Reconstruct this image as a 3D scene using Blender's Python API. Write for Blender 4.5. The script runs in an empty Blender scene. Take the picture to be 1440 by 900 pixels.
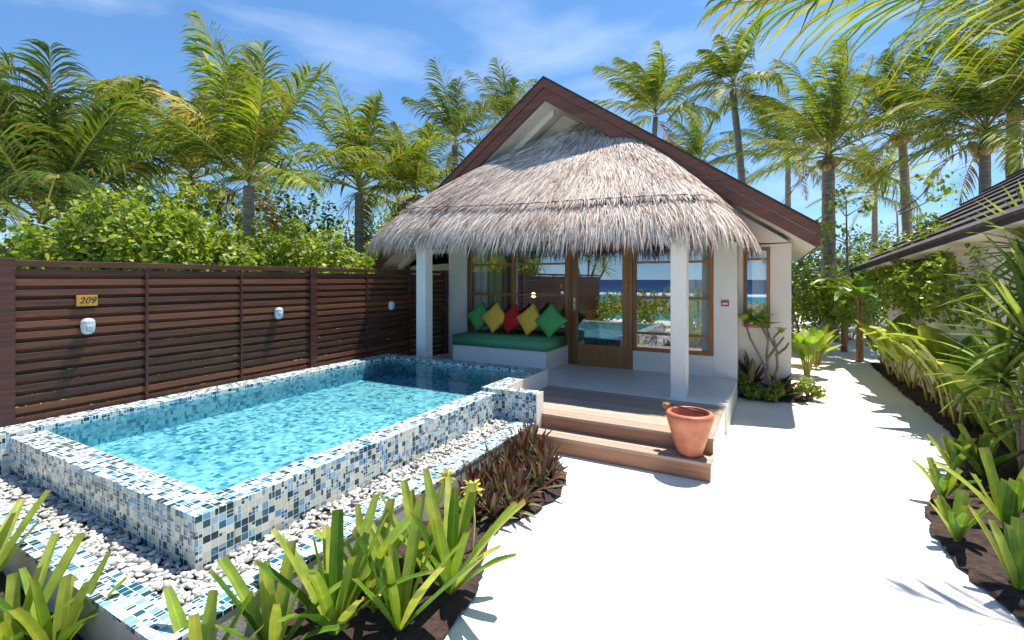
import bpy, math, random
import numpy as np
from mathutils import Vector, Matrix
random.seed(7); rng = np.random.default_rng(7)
R = math.radians
SC = bpy.context.scene; COL = SC.collection
# ------------------------------------------------------------------ frame of the place
TH = R(28.7); CS, SN = math.cos(TH), math.sin(TH); F = 668.0; EYE = 1.75; HOR = 393.0
def at(px, fwd, z=0.0):
    lat = (px-720.0)/F*fwd
    return Vector((lat*CS-fwd*SN, lat*SN+fwd*CS, z))
def zat(py, fwd): return EYE+(HOR-py)*fwd/F
# ------------------------------------------------------------------ helpers
def tag(o, label=None, cat=None, group=None, kind=None):
    if label: o['label'] = label
    if cat: o['category'] = cat
    if group: o['group'] = group
    if kind: o['kind'] = kind
    return o
def empty(name, loc=(0,0,0), rz=0, label=None, cat=None, group=None):
    o = bpy.data.objects.new(name, None); COL.objects.link(o)
    o.location = loc; o.rotation_euler = (0,0,rz); o.empty_display_size = .1
    return tag(o, label, cat, group)
class MB:
    def __init__(s): s.v = []; s.f = []; s.n = 0; s.t = []
    def add(s, v, f):
        v = np.asarray(v, float).reshape(-1,3); n = s.n
        s.v.append(v); s.f.extend([tuple(int(i)+n for i in q) for q in f]); s.n += len(v)
    def box(s, x0,x1,y0,y1,z0,z1):
        s.add([(x0,y0,z0),(x1,y0,z0),(x1,y1,z0),(x0,y1,z0),(x0,y0,z1),(x1,y0,z1),(x1,y1,z1),(x0,y1,z1)],
              [(0,3,2,1),(4,5,6,7),(0,1,5,4),(1,2,6,5),(2,3,7,6),(3,0,4,7)])
    def prism(s, pts, axis, a, b):
        # polygon pts (2D) extruded along axis from a to b; axis 'y': pts are (x,z)
        n = len(pts); vs = []
        for t in (a,b):
            for p in pts:
                vs.append((p[0],t,p[1]) if axis=='y' else ((t,p[0],p[1]) if axis=='x' else (p[0],p[1],t)))
        fs = [tuple(range(n)), tuple(range(2*n-1,n-1,-1))]
        for i in range(n):
            j=(i+1)%n; fs.append((j,i,n+i,n+j))
        s.add(vs, fs)
    def tube(s, pts, rad, seg=8, cap=True):
        pts = [Vector(p) for p in pts]; n=len(pts)
        if not hasattr(rad,'__len__'): rad=[rad]*n
        vs=[]; up=None
        for i,p in enumerate(pts):
            d=(pts[min(i+1,n-1)]-pts[max(i-1,0)]).normalized()
            if up is None: up = Vector((1,0,0)) if abs(d.x)<.9 else Vector((0,1,0))
            a=d.cross(up).normalized(); b=a.cross(d).normalized(); up=b
            up = b
            for k in range(seg):
                t=2*math.pi*k/seg; vs.append(p+(a*math.cos(t)+b*math.sin(t))*rad[i])
            up = b if abs(b.dot(d))<.99 else Vector((0,0,1))
        fs=[]
        for i in range(n-1):
            for k in range(seg):
                k2=(k+1)%seg; fs.append((i*seg+k,i*seg+k2,(i+1)*seg+k2,(i+1)*seg+k))
        if cap: fs += [tuple(range(seg-1,-1,-1)), tuple((n-1)*seg+k for k in range(seg))]
        s.add(vs,fs)
    def lathe(s, prof, c=(0,0,0), seg=40):
        vs=[]
        for r,z in prof:
            for k in range(seg):
                t=2*math.pi*k/seg; vs.append((c[0]+r*math.cos(t),c[1]+r*math.sin(t),c[2]+z))
        fs=[]
        for i in range(len(prof)-1):
            for k in range(seg):
                k2=(k+1)%seg; fs.append((i*seg+k,i*seg+k2,(i+1)*seg+k2,(i+1)*seg+k))
        s.add(vs,fs)
    def quads(s, V):  # V (n,k,3) : k-gons
        V=np.asarray(V); n,k=V.shape[:2]; b=s.n
        s.v.append(V.reshape(-1,3)); idx=np.arange(n*k).reshape(n,k)+b
        s.f.extend(map(tuple, idx.tolist())); s.n+=n*k
    def strips(s, L, Rr):  # L,R (n,m,3) ribbons
        n,m=L.shape[:2]; b=s.n
        V=np.stack([L,Rr],axis=2).reshape(n,m*2,3); s.v.append(V.reshape(-1,3)); s.n+=n*m*2
        base=(np.arange(n)*m*2)[:,None]+b
        for j in range(m-1):
            q=np.concatenate([base+2*j,base+2*j+1,base+2*j+3,base+2*j+2],axis=1)
            s.f.extend(map(tuple,q.tolist()))
    def build(s, name, mat=None, parent=None, smooth=False, uv=False, bevel=0, xf=None):
        V=np.concatenate(s.v) if s.v else np.zeros((0,3))
        me=bpy.data.meshes.new(name); me.from_pydata(V.tolist(),[],s.f)
        if smooth: me.polygons.foreach_set('use_smooth',[True]*len(me.polygons))
        if uv:
            l=me.uv_layers.new(name='UVMap'); 
            for p in me.polygons:
                nx,ny,nz=map(abs,p.normal)
                for li in p.loop_indices:
                    c=me.vertices[me.loops[li].vertex_index].co
                    l.data[li].uv=(c.x,c.y) if nz>=nx and nz>=ny else ((c.y,c.z) if nx>=ny else (c.x,c.z))
        if mat: me.materials.append(mat)
        if s.t and len(s.t)==len(V):
            T=np.array(s.t)
            for nm_,k_ in (('along',0),('across',1)):
                at_=me.attributes.new(nm_,'FLOAT','POINT'); at_.data.foreach_set('value',T[:,k_].astype(np.float32))
        me.update()
        o=bpy.data.objects.new(name,me); COL.objects.link(o)
        if parent: o.parent=parent
        if bevel:
            m=o.modifiers.new('bevel','BEVEL'); m.width=bevel; m.segments=2; m.limit_method='ANGLE'; m.angle_limit=R(40)
        return o
def copy_tree(o, parent=None):
    c=o.copy(); COL.objects.link(c)
    if parent: c.parent=parent
    for ch in list(o.children): copy_tree(ch,c)
    return c
# ------------------------------------------------------------------ materials
def nmat(name):
    m=bpy.data.materials.new(name); m.use_nodes=True; nt=m.node_tree; nt.nodes.clear()
    return m,nt,nt.nodes,nt.links
def N(ns,t,**k):
    n=ns.new(t)
    for a,b in k.items(): setattr(n,a,b)
    return n
def ramp(ns,pts,interp='LINEAR'):
    r=ns.new('ShaderNodeValToRGB'); cr=r.color_ramp; cr.interpolation=interp
    while len(cr.elements)>1: cr.elements.remove(cr.elements[-1])
    cr.elements[0].position=pts[0][0]; cr.elements[0].color=(*pts[0][1],1)
    for p,c in pts[1:]:
        e=cr.elements.new(p); e.color=(*c,1)
    return r
def simple(name, c1, c2=None, rough=.6, scale=8, stretch=(1,1,1), bump=.0, bscale=40, spec=.5, metal=0, detail=5):
    m,nt,ns,ln=nmat(name)
    out=N(ns,'ShaderNodeOutputMaterial'); b=N(ns,'ShaderNodeBsdfPrincipled')
    b.inputs['Roughness'].default_value=rough; b.inputs['Metallic'].default_value=metal
    b.inputs['Specular IOR Level'].default_value=spec
    ln.new(b.outputs[0],out.inputs[0])
    tc=N(ns,'ShaderNodeTexCoord'); mp=N(ns,'ShaderNodeMapping'); mp.inputs['Scale'].default_value=stretch
    ln.new(tc.outputs['Object'],mp.inputs[0])
    nz=N(ns,'ShaderNodeTexNoise'); nz.inputs['Scale'].default_value=scale; nz.inputs['Detail'].default_value=detail
    ln.new(mp.outputs[0],nz.inputs[0])
    r=ramp(ns,[(.3,c1),(.7,c2 or c1)]); ln.new(nz.outputs[0],r.inputs[0]); ln.new(r.outputs[0],b.inputs['Base Color'])
    if bump:
        n2=N(ns,'ShaderNodeTexNoise'); n2.inputs['Scale'].default_value=bscale; n2.inputs['Detail'].default_value=6
        ln.new(mp.outputs[0],n2.inputs[0])
        bp=N(ns,'ShaderNodeBump'); bp.inputs['Strength'].default_value=bump; bp.inputs['Distance'].default_value=.02
        ln.new(n2.outputs[0],bp.inputs['Height']); ln.new(bp.outputs[0],b.inputs['Normal'])
    return m
def mathn(ns,ln,op,a,b=None):
    n=N(ns,'ShaderNodeMath',operation=op)
    for i,x in enumerate((a,b)):
        if x is None: continue
        if isinstance(x,(int,float)): n.inputs[i].default_value=x
        else: ln.new(x,n.inputs[i])
    return n.outputs[0]
def foliage(name, cols, rough=.42, trans=.35, tcol=None, spec=.4):
    m,nt,ns,ln=nmat(name)
    out=N(ns,'ShaderNodeOutputMaterial'); b=N(ns,'ShaderNodeBsdfPrincipled'); t=N(ns,'ShaderNodeBsdfTranslucent'); mx=N(ns,'ShaderNodeMixShader')
    g=N(ns,'ShaderNodeNewGeometry'); n=len(cols)
    r=ramp(ns,[(i/max(n-1,1),c) for i,c in enumerate(cols)])
    ln.new(g.outputs['Random Per Island'],r.inputs[0]); base=r
    al=N(ns,'ShaderNodeAttribute',attribute_name='along'); ac=N(ns,'ShaderNodeAttribute',attribute_name='across')
    tcn=N(ns,'ShaderNodeTexCoord'); nn=N(ns,'ShaderNodeTexNoise'); nn.inputs['Scale'].default_value=14; nn.inputs['Detail'].default_value=4; ln.new(tcn.outputs['Object'],nn.inputs[0])
    tipv=mathn(ns,ln,'MULTIPLY_ADD',nn.outputs[0],.22); ln.new(al.outputs['Fac'],tipv.node.inputs[2])
    tip=N(ns,'ShaderNodeMapRange'); tip.inputs[1].default_value=1.04; tip.inputs[2].default_value=1.13; tip.inputs[4].default_value=.8; ln.new(tipv,tip.inputs[0])
    m1=N(ns,'ShaderNodeMix',data_type='RGBA'); ln.new(tip.outputs[0],m1.inputs[0]); ln.new(r.outputs[0],m1.inputs[6]); m1.inputs[7].default_value=(.36,.24,.10,1)
    ab=mathn(ns,ln,'ABSOLUTE',ac.outputs['Fac']); rib=N(ns,'ShaderNodeMapRange'); rib.inputs[1].default_value=.0; rib.inputs[2].default_value=.16; rib.inputs[3].default_value=.45; rib.inputs[4].default_value=0; ln.new(ab,rib.inputs[0])
    hasit=mathn(ns,ln,'GREATER_THAN',al.outputs['Fac'],.005); rf=mathn(ns,ln,'MULTIPLY',rib.outputs[0],hasit)
    m2=N(ns,'ShaderNodeMix',data_type='RGBA',blend_type='SCREEN'); ln.new(rf,m2.inputs[0]); ln.new(m1.outputs[2],m2.inputs[6]); m2.inputs[7].default_value=(.30,.32,.10,1)
    mot=ramp(ns,[(.3,(.72,.78,.7)),(.7,(1.15,1.1,1.0))]); ln.new(nn.outputs[0],mot.inputs[0])
    m3=N(ns,'ShaderNodeMix',data_type='RGBA',blend_type='MULTIPLY'); m3.inputs[0].default_value=1; ln.new(m2.outputs[2],m3.inputs[6]); ln.new(mot.outputs[0],m3.inputs[7])
    ln.new(m3.outputs[2],b.inputs['Base Color'])
    vs=mathn(ns,ln,'MULTIPLY',ac.outputs['Fac'],42.0); vsn=mathn(ns,ln,'SINE',vs); bpn=N(ns,'ShaderNodeBump'); bpn.inputs['Strength'].default_value=.35; bpn.inputs['Distance'].default_value=.002; ln.new(vsn,bpn.inputs['Height']); ln.new(bpn.outputs[0],b.inputs['Normal'])
    b.inputs['Roughness'].default_value=rough; b.inputs['Specular IOR Level'].default_value=spec
    mulc=N(ns,'ShaderNodeMix',data_type='RGBA',blend_type='MULTIPLY'); mulc.inputs[0].default_value=1
    ln.new(m3.outputs[2],mulc.inputs[6]); mulc.inputs[7].default_value=(*(tcol or (1.5,1.5,.7)),1)
    ln.new(mulc.outputs[2],t.inputs[0]); mx.inputs[0].default_value=trans
    ln.new(b.outputs[0],mx.inputs[1]); ln.new(t.outputs[0],mx.inputs[2]); ln.new(mx.outputs[0],out.inputs[0])
    return m
def mosaic(name, pitch, cols, distort=0.0, rough=.12, grout=(.75,.76,.74), gw=.035):
    m,nt,ns,ln=nmat(name)
    out=N(ns,'ShaderNodeOutputMaterial'); b=N(ns,'ShaderNodeBsdfPrincipled'); ln.new(b.outputs[0],out.inputs[0])
    uv=N(ns,'ShaderNodeUVMap'); src=uv.outputs[0]
    if distort:
        nz=N(ns,'ShaderNodeTexNoise'); nz.inputs['Scale'].default_value=7; nz.inputs['Detail'].default_value=3
        ln.new(src,nz.inputs[0])
        sb=N(ns,'ShaderNodeVectorMath',operation='SUBTRACT'); ln.new(nz.outputs['Color'],sb.inputs[0]); sb.inputs[1].default_value=(.5,.5,.5)
        sc=N(ns,'ShaderNodeVectorMath',operation='SCALE'); ln.new(sb.outputs[0],sc.inputs[0]); sc.inputs['Scale'].default_value=distort
        ad=N(ns,'ShaderNodeVectorMath',operation='ADD'); ln.new(src,ad.inputs[0]); ln.new(sc.outputs[0],ad.inputs[1]); src=ad.outputs[0]
    def cell(sx,sy,off):
        ml=N(ns,'ShaderNodeVectorMath',operation='MULTIPLY_ADD'); ln.new(src,ml.inputs[0])
        ml.inputs[1].default_value=(sx/pitch,sy/pitch,0); ml.inputs[2].default_value=(0.003,.003,0)
        fl=N(ns,'ShaderNodeVectorMath',operation='FLOOR'); ln.new(ml.outputs[0],fl.inputs[0])
        o2=N(ns,'ShaderNodeVectorMath',operation='ADD'); ln.new(fl.outputs[0],o2.inputs[0]); o2.inputs[1].default_value=(off,off*1.7,0)
        wn=N(ns,'ShaderNodeTexWhiteNoise',noise_dimensions='2D'); ln.new(o2.outputs[0],wn.inputs[0])
        fr=N(ns,'ShaderNodeVectorMath',operation='FRACTION'); ln.new(ml.outputs[0],fr.inputs[0])
        sp=N(ns,'ShaderNodeSeparateXYZ'); ln.new(fr.outputs[0],sp.inputs[0])
        def edge(o,s):
            a=mathn(ns,ln,'SUBTRACT',o,.5); a=mathn(ns,ln,'ABSOLUTE',a); return mathn(ns,ln,'GREATER_THAN',a,.5-gw*s)
        e=mathn(ns,ln,'MAXIMUM',edge(sp.outputs[0],sx),edge(sp.outputs[1],sy))
        return wn.outputs['Value'],e
    sel,_=cell(1,1,13.3); v1,e1=cell(1,1,0); v2,e2=cell(1,2,31); v3,e3=cell(2,2,57); v4,e4=cell(2,1,91)
    def mixv(f,a,b_):
        n=N(ns,'ShaderNodeMix'); ln.new(f,n.inputs[0]); ln.new(a,n.inputs[2]); ln.new(b_,n.inputs[3]); return n.outputs[0]
    g1=mathn(ns,ln,'GREATER_THAN',sel,.56); g2=mathn(ns,ln,'GREATER_THAN',sel,.64); g3=mathn(ns,ln,'GREATER_THAN',sel,.88)
    v=mixv(g3,mixv(g2,mixv(g1,v1,v2),v3),v4); e=mixv(g3,mixv(g2,mixv(g1,e1,e2),e3),e4)
    r=ramp(ns,cols,'CONSTANT'); ln.new(v,r.inputs[0])
    mc=N(ns,'ShaderNodeMix',data_type='RGBA'); ln.new(e,mc.inputs[0]); ln.new(r.outputs[0],mc.inputs[6]); mc.inputs[7].default_value=(*grout,1)
    ln.new(mc.outputs[2],b.inputs['Base Color'])
    rr=mathn(ns,ln,'MULTIPLY_ADD',e,.5); rr.node.inputs[2].default_value=rough
    ln.new(rr,b.inputs['Roughness'])
    bp=N(ns,'ShaderNodeBump'); bp.inputs['Strength'].default_value=.25; bp.inputs['Distance'].default_value=.004; bp.invert=True
    ln.new(e,bp.inputs['Height']); ln.new(bp.outputs[0],b.inputs['Normal'])
    return m
M={}
CRM=(.58,.58,.48); LB=(.17,.33,.54); LB2=(.30,.47,.60); DT=(.010,.085,.13); MB2=(.03,.15,.25)
M['tile']=mosaic('mosaic_tile',.042,[(0,CRM),(.27,(.70,.71,.63)),(.36,LB2),(.47,LB),(.62,MB2),(.69,DT),(.89,(.02,.05,.06))])
M['tile_bottom']=mosaic('pool_floor_tile',.05,[(0,(.50,.62,.62)),(.35,(.34,.49,.54)),(.62,(.19,.37,.46)),(.82,(.09,.26,.36)),(.93,(.04,.17,.27))],distort=.10,gw=.0)
M['water_tint']=mosaic('painted_water_tint_tile',.036,[(0,(.34,.55,.62)),(.35,(.22,.44,.55)),(.62,(.12,.34,.47)),(.84,(.05,.20,.32))],distort=.05,gw=.0,grout=(.3,.4,.4))  # teal look of the walls under water, put into the tile colour
M['white']=simple('white_render',(.78,.74,.69),(.88,.85,.80),.8,1.6,bump=.08,bscale=60)
M['cream']=simple('cream_render',(.80,.73,.65),(.83,.77,.70),.85,2.5,bump=.08,bscale=50)
M['cement']=simple('polished_cement',(.70,.68,.65),(.82,.80,.76),.35,2.2,bump=.02,bscale=30,detail=9)
M['stucco']=simple('grey_render',(.42,.41,.38),(.52,.50,.47),.9,5,bump=.2,bscale=90)
M['darkwood']=simple('dark_stained_wood',(.035,.011,.009),(.10,.033,.022),.38,3,(.5,.5,14),bump=.1,bscale=10)
def slatwood(name,along,c1,c2,rough=.4,grain=18,isl=.5):
    m,nt,ns,ln=nmat(name)
    out=N(ns,'ShaderNodeOutputMaterial'); b=N(ns,'ShaderNodeBsdfPrincipled'); ln.new(b.outputs[0],out.inputs[0])
    tc=N(ns,'ShaderNodeTexCoord'); mp=N(ns,'ShaderNodeMapping'); s=[grain]*3; s[along]=.9; mp.inputs['Scale'].default_value=s
    ln.new(tc.outputs['Object'],mp.inputs[0]); nz=N(ns,'ShaderNodeTexNoise'); nz.inputs['Scale'].default_value=2.2; nz.inputs['Detail'].default_value=7; nz.inputs['Roughness'].default_value=.65
    g=N(ns,'ShaderNodeNewGeometry'); ad=N(ns,'ShaderNodeVectorMath',operation='ADD'); ln.new(mp.outputs[0],ad.inputs[0])
    sc=N(ns,'ShaderNodeVectorMath',operation='SCALE'); sc.inputs[0].default_value=(31,17,23); ln.new(g.outputs['Random Per Island'],sc.inputs['Scale']); ln.new(sc.outputs[0],ad.inputs[1])
    ln.new(ad.outputs[0],nz.inputs[0])
    f=mathn(ns,ln,'MULTIPLY_ADD',g.outputs['Random Per Island'],isl); ln.new(nz.outputs[0],f.node.inputs[2])
    f2=mathn(ns,ln,'SUBTRACT',f,isl*.5)
    r=ramp(ns,[(.25,c1),(.75,c2)]); ln.new(f2,r.inputs[0]); ln.new(r.outputs[0],b.inputs['Base Color'])
    b.inputs['Roughness'].default_value=rough
    bp=N(ns,'ShaderNodeBump'); bp.inputs['Strength'].default_value=.15; bp.inputs['Distance'].default_value=.01; ln.new(nz.outputs[0],bp.inputs['Height']); ln.new(bp.outputs[0],b.inputs['Normal'])
    return m
M['slat']=slatwood('fence_slat_wood',1,(.034,.012,.006),(.16,.052,.022),.55)
M['fascia']=slatwood('roof_board_wood',0,(.085,.026,.014),(.22,.075,.038),.45,grain=9,isl=.3)
M['teak']=slatwood('door_timber',2,(.17,.065,.018),(.38,.165,.05),.4)
M['deck']=slatwood('deck_timber',0,(.26,.185,.14),(.48,.37,.29),.6,grain=24,isl=.35)
M['riser']=slatwood('riser_timber',0,(.24,.11,.06),(.42,.21,.12),.6,grain=22,isl=.2)
M['brass']=simple('brass_plate',(.52,.25,.04),(.62,.34,.07),.35,20,(1,1,8),metal=.35)
M['ink']=simple('black_engraving',(.02,.015,.01),rough=.6)
M['steel']=simple('brushed_steel',(.6,.6,.6),(.7,.7,.7),.25,metal=1)
M['lampwhite']=simple('lamp_grey_plastic',(.42,.49,.52),(.50,.56,.58),.35)
M['lampglass']=simple('lamp_lens',(.30,.42,.48),(.36,.48,.54),.12)
M['terracotta']=simple('terracotta',(.34,.09,.045),(.54,.20,.11),.48,7,bump=.06,bscale=30)
M['dark']=simple('dark_inside',(.02,.012,.01),rough=.9)
M['green']=simple('green_fabric',(.10,.36,.17),(.13,.42,.21),.85,60,bump=.12,bscale=260)
M['green2']=simple('leaf_green_fabric',(.09,.38,.11),(.11,.43,.14),.85,60,bump=.15,bscale=260)
M['yellow']=simple('golden_fabric',(.90,.52,.06),(.94,.58,.08),.85,60,bump=.15,bscale=260)
M['red']=simple('red_fabric',(.58,.014,.016),(.66,.02,.022),.85,60,bump=.15,bscale=260)
M['curtain']=simple('sheer_curtain',(.80,.79,.74),(.86,.86,.82),.9,4)
M['curtain_green']=simple('green_curtain',(.30,.38,.10),(.38,.45,.15),.9,4)
M['soil']=simple('dark_soil',(.014,.008,.006),(.065,.036,.028),.95,22,bump=1.0,bscale=55,detail=10)
M['trunk']=simple('palm_trunk',(.16,.13,.11),(.34,.29,.25),.9,3,(1,1,9),bump=.6,bscale=12)
M['banana_trunk']=simple('banana_stem',(.20,.09,.035),(.42,.26,.10),.7,4,(6,6,.8),bump=.4,bscale=12)
M['bark']=simple('grey_bark',(.16,.12,.10),(.30,.24,.20),.85,10,bump=.3)
M['redpaint']=simple('red_enamel',(.45,.02,.03),rough=.3)
M['whitepaint']=simple('white_enamel',(.8,.8,.8),rough=.4)
M['shingle']=simple('slate_shingle',(.045,.038,.042),(.095,.080,.085),.8,9,bump=.5,bscale=30)
M['rooftop']=simple('roof_covering',(.03,.022,.02),(.05,.04,.035),.8,9)
M['rock']=simple('reef_rock',(.22,.12,.09),(.36,.24,.19),.9,.6,bump=.6,bscale=3)
M['floorin']=simple('room_floor',(.12,.06,.03),(.18,.09,.05),.3,4,(1,8,1))
M['roomwall']=simple('room_wall',(.30,.22,.15),(.34,.26,.18),.8)
GR=foliage
M['crinum']=GR('lily_leaf',[(.045,.13,.018),(.11,.24,.028),(.26,.39,.05),(.07,.18,.022),(.38,.45,.08),(.15,.29,.03)],.42,.30,(1.3,1.25,.5),.35)
M['shrubleaf']=GR('shrub_leaf',[(.10,.18,.02),(.20,.29,.03),(.31,.38,.045),(.13,.22,.025),(.38,.40,.06)],.45,.36,None,.3)
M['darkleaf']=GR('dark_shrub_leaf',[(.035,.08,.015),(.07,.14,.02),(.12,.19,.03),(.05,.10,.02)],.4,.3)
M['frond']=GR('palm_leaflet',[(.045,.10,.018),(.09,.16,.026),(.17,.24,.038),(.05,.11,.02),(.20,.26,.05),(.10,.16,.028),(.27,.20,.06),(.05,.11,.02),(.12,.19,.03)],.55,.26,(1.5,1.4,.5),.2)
M['frond_y']=GR('yellow_green_palm_leaflet',[(.07,.145,.02),(.15,.24,.03),(.27,.34,.045),(.10,.18,.025),(.36,.36,.07),(.14,.23,.03),(.34,.24,.06),(.17,.27,.03)],.55,.34,(1.4,1.4,.5),.2)  # lighter, yellower green leaflets than the plain frond mix
M['frond_yy']=GR('yellowing_palm_leaflet',[(.28,.33,.05),(.44,.40,.06),(.50,.34,.06),(.34,.36,.06),(.48,.26,.05)],.5,.3,(1.3,1.2,.5),.2)
M['deadfrond']=GR('dry_palm_leaflet',[(.22,.14,.06),(.34,.22,.09),(.16,.09,.04)],.7,.25)
M['rachis']=simple('frond_stalk',(.30,.28,.06),(.46,.38,.10),.5,5)
M['coconut']=simple('coconut_husk',(.34,.20,.05),(.46,.34,.09),.5,5)
M['purple']=GR('purple_leaf',[(.07,.015,.025),(.20,.03,.045),(.10,.13,.05),(.32,.05,.07),(.26,.27,.15),(.10,.02,.03),(.07,.11,.04),(.20,.16,.10)],.35,.25,(1.4,.9,.9))
M['bigleaf']=GR('broad_leaf',[(.12,.25,.03),(.20,.35,.04),(.32,.43,.06),(.42,.48,.08)],.4,.4,(1.4,1.4,.5))
M['bananaleaf']=GR('banana_leaf',[(.05,.16,.03),(.11,.25,.04),(.22,.34,.05),(.36,.38,.06)],.3,.4,(1.4,1.4,.5))
M['pandan']=GR('pandanus_leaf',[(.08,.16,.03),(.17,.27,.045),(.28,.37,.07),(.38,.42,.11)],.35,.3)
M['blossom']=GR('pale_yellow_bloom',[(.55,.50,.10),(.66,.62,.22),(.40,.42,.07)],.5,.3)
M['orangeleaf']=GR('orange_leaf',[(.40,.16,.04),(.50,.26,.05),(.30,.20,.04)],.5,.35)
# thatch
def thatchmat():
    m,nt,ns,ln=nmat('dry_thatch'); out=N(ns,'ShaderNodeOutputMaterial'); b=N(ns,'ShaderNodeBsdfPrincipled'); ln.new(b.outputs[0],out.inputs[0])
    g=N(ns,'ShaderNodeNewGeometry'); tc=N(ns,'ShaderNodeTexCoord'); nz=N(ns,'ShaderNodeTexNoise'); nz.inputs['Scale'].default_value=1.7; nz.inputs['Detail'].default_value=8; nz.inputs['Roughness'].default_value=.6
    ln.new(tc.outputs['Object'],nz.inputs[0])
    f=mathn(ns,ln,'MULTIPLY_ADD',g.outputs['Random Per Island'],.55); mm=mathn(ns,ln,'MULTIPLY_ADD',nz.outputs[0],1.1); mm.node.inputs[2].default_value=-.27; ln.new(mm,f.node.inputs[2])
    r=ramp(ns,[(.10,(.19,.12,.085)),(.30,(.44,.33,.265)),(.55,(.69,.57,.49)),(.9,(.86,.77,.69))]); ln.new(f,r.inputs[0]); ln.new(r.outputs[0],b.inputs['Base Color'])
    b.inputs['Roughness'].default_value=.85; b.inputs['Specular IOR Level'].default_value=.2
    return m
M['thatch']=thatchmat()
M['thatchbase']=simple('thatch_underlay',(.10,.065,.055),(.24,.18,.155),.95,30,bump=1,bscale=60)
# sand
def sandmat():
    m,nt,ns,ln=nmat('coral_sand'); out=N(ns,'ShaderNodeOutputMaterial'); b=N(ns,'ShaderNodeBsdfPrincipled'); ln.new(b.outputs[0],out.inputs[0])
    tc=N(ns,'ShaderNodeTexCoord'); a=N(ns,'ShaderNodeTexNoise'); a.inputs['Scale'].default_value=1.3; a.inputs['Detail'].default_value=8; ln.new(tc.outputs['Object'],a.inputs[0])
    r=ramp(ns,[(.3,(.74,.69,.62)),(.7,(.82,.78,.71))]); ln.new(a.outputs[0],r.inputs[0]); ln.new(r.outputs[0],b.inputs['Base Color'])
    b.inputs['Roughness'].default_value=.95; b.inputs['Specular IOR Level'].default_value=.1
    c=N(ns,'ShaderNodeTexNoise'); c.inputs['Scale'].default_value=5; c.inputs['Detail'].default_value=10; c.inputs['Roughness'].default_value=.6; ln.new(tc.outputs['Object'],c.inputs[0])
    bp=N(ns,'ShaderNodeBump'); bp.inputs['Strength'].default_value=.45; bp.inputs['Distance'].default_value=.04; ln.new(c.outputs[0],bp.inputs['Height']); ln.new(bp.outputs[0],b.inputs['Normal'])
    return m
M['sand']=sandmat()
def watermat():
    m,nt,ns,ln=nmat('pool_water'); out=N(ns,'ShaderNodeOutputMaterial')
    tc=N(ns,'ShaderNodeTexCoord'); nz=N(ns,'ShaderNodeTexNoise'); nz.inputs['Scale'].default_value=6; nz.inputs['Detail'].default_value=3; ln.new(tc.outputs['Object'],nz.inputs[0])
    bp=N(ns,'ShaderNodeBump'); bp.inputs['Strength'].default_value=.22; bp.inputs['Distance'].default_value=.03; ln.new(nz.outputs[0],bp.inputs['Height'])
    fr=N(ns,'ShaderNodeFresnel'); fr.inputs[0].default_value=1.33; ln.new(bp.outputs[0],fr.inputs[1])
    t=N(ns,'ShaderNodeBsdfTransparent'); t.inputs[0].default_value=(.60,.92,.98,1)
    g=N(ns,'ShaderNodeBsdfGlossy'); g.inputs['Roughness'].default_value=.03; ln.new(bp.outputs[0],g.inputs['Normal'])
    mx=N(ns,'ShaderNodeMixShader'); ln.new(fr.outputs[0],mx.inputs[0]); ln.new(t.outputs[0],mx.inputs[1]); ln.new(g.outputs[0],mx.inputs[2]); ln.new(mx.outputs[0],out.inputs[0])
    return m
M['water']=watermat()
def glassmat():
    m,nt,ns,ln=nmat('coated_window_glass'); out=N(ns,'ShaderNodeOutputMaterial')
    t=N(ns,'ShaderNodeBsdfTransparent'); t.inputs[0].default_value=(.93,.97,.95,1)
    g=N(ns,'ShaderNodeBsdfGlossy'); g.inputs['Roughness'].default_value=.0; g.inputs['Color'].default_value=(.95,.97,1,1)
    mx=N(ns,'ShaderNodeMixShader'); mx.inputs[0].default_value=.37; ln.new(t.outputs[0],mx.inputs[1]); ln.new(g.outputs[0],mx.inputs[2]); ln.new(mx.outputs[0],out.inputs[0])
    return m
M['glass']=glassmat()
def seamat():
    m,nt,ns,ln=nmat('lagoon_sea'); out=N(ns,'ShaderNodeOutputMaterial'); b=N(ns,'ShaderNodeBsdfPrincipled'); ln.new(b.outputs[0],out.inputs[0])
    tc=N(ns,'ShaderNodeTexCoord'); sp=N(ns,'ShaderNodeSeparateXYZ'); ln.new(tc.outputs['Object'],sp.inputs[0])
    nz=N(ns,'ShaderNodeTexNoise'); nz.inputs['Scale'].default_value=.06; nz.inputs['Detail'].default_value=5; ln.new(tc.outputs['Object'],nz.inputs[0])
    d=mathn(ns,ln,'MULTIPLY',sp.outputs[1],-1/260.0); n2=mathn(ns,ln,'MULTIPLY_ADD',nz.outputs[0],.12); ln.new(d,n2.node.inputs[2]); f=mathn(ns,ln,'SUBTRACT',n2,.06)
    r=ramp(ns,[(.04,(.02,.36,.36)),(.22,(.005,.24,.30)),(.30,(.004,.14,.26)),(.335,(.7,.75,.78)),(.37,(.75,.8,.82)),(.40,(.003,.05,.15)),(1,(.002,.02,.09))]); ln.new(f,r.inputs[0]); ln.new(r.outputs[0],b.inputs['Base Color'])
    b.inputs['Roughness'].default_value=.5; b.inputs['Specular IOR Level'].default_value=.2
    w=N(ns,'ShaderNodeTexNoise'); w.inputs['Scale'].default_value=.8; w.inputs['Detail'].default_value=5; ln.new(tc.outputs['Object'],w.inputs[0])
    bp=N(ns,'ShaderNodeBump'); bp.inputs['Strength'].default_value=.5; bp.inputs['Distance'].default_value=.3; ln.new(w.outputs[0],bp.inputs['Height']); ln.new(bp.outputs[0],b.inputs['Normal'])
    return m
M['sea']=seamat()
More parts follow.
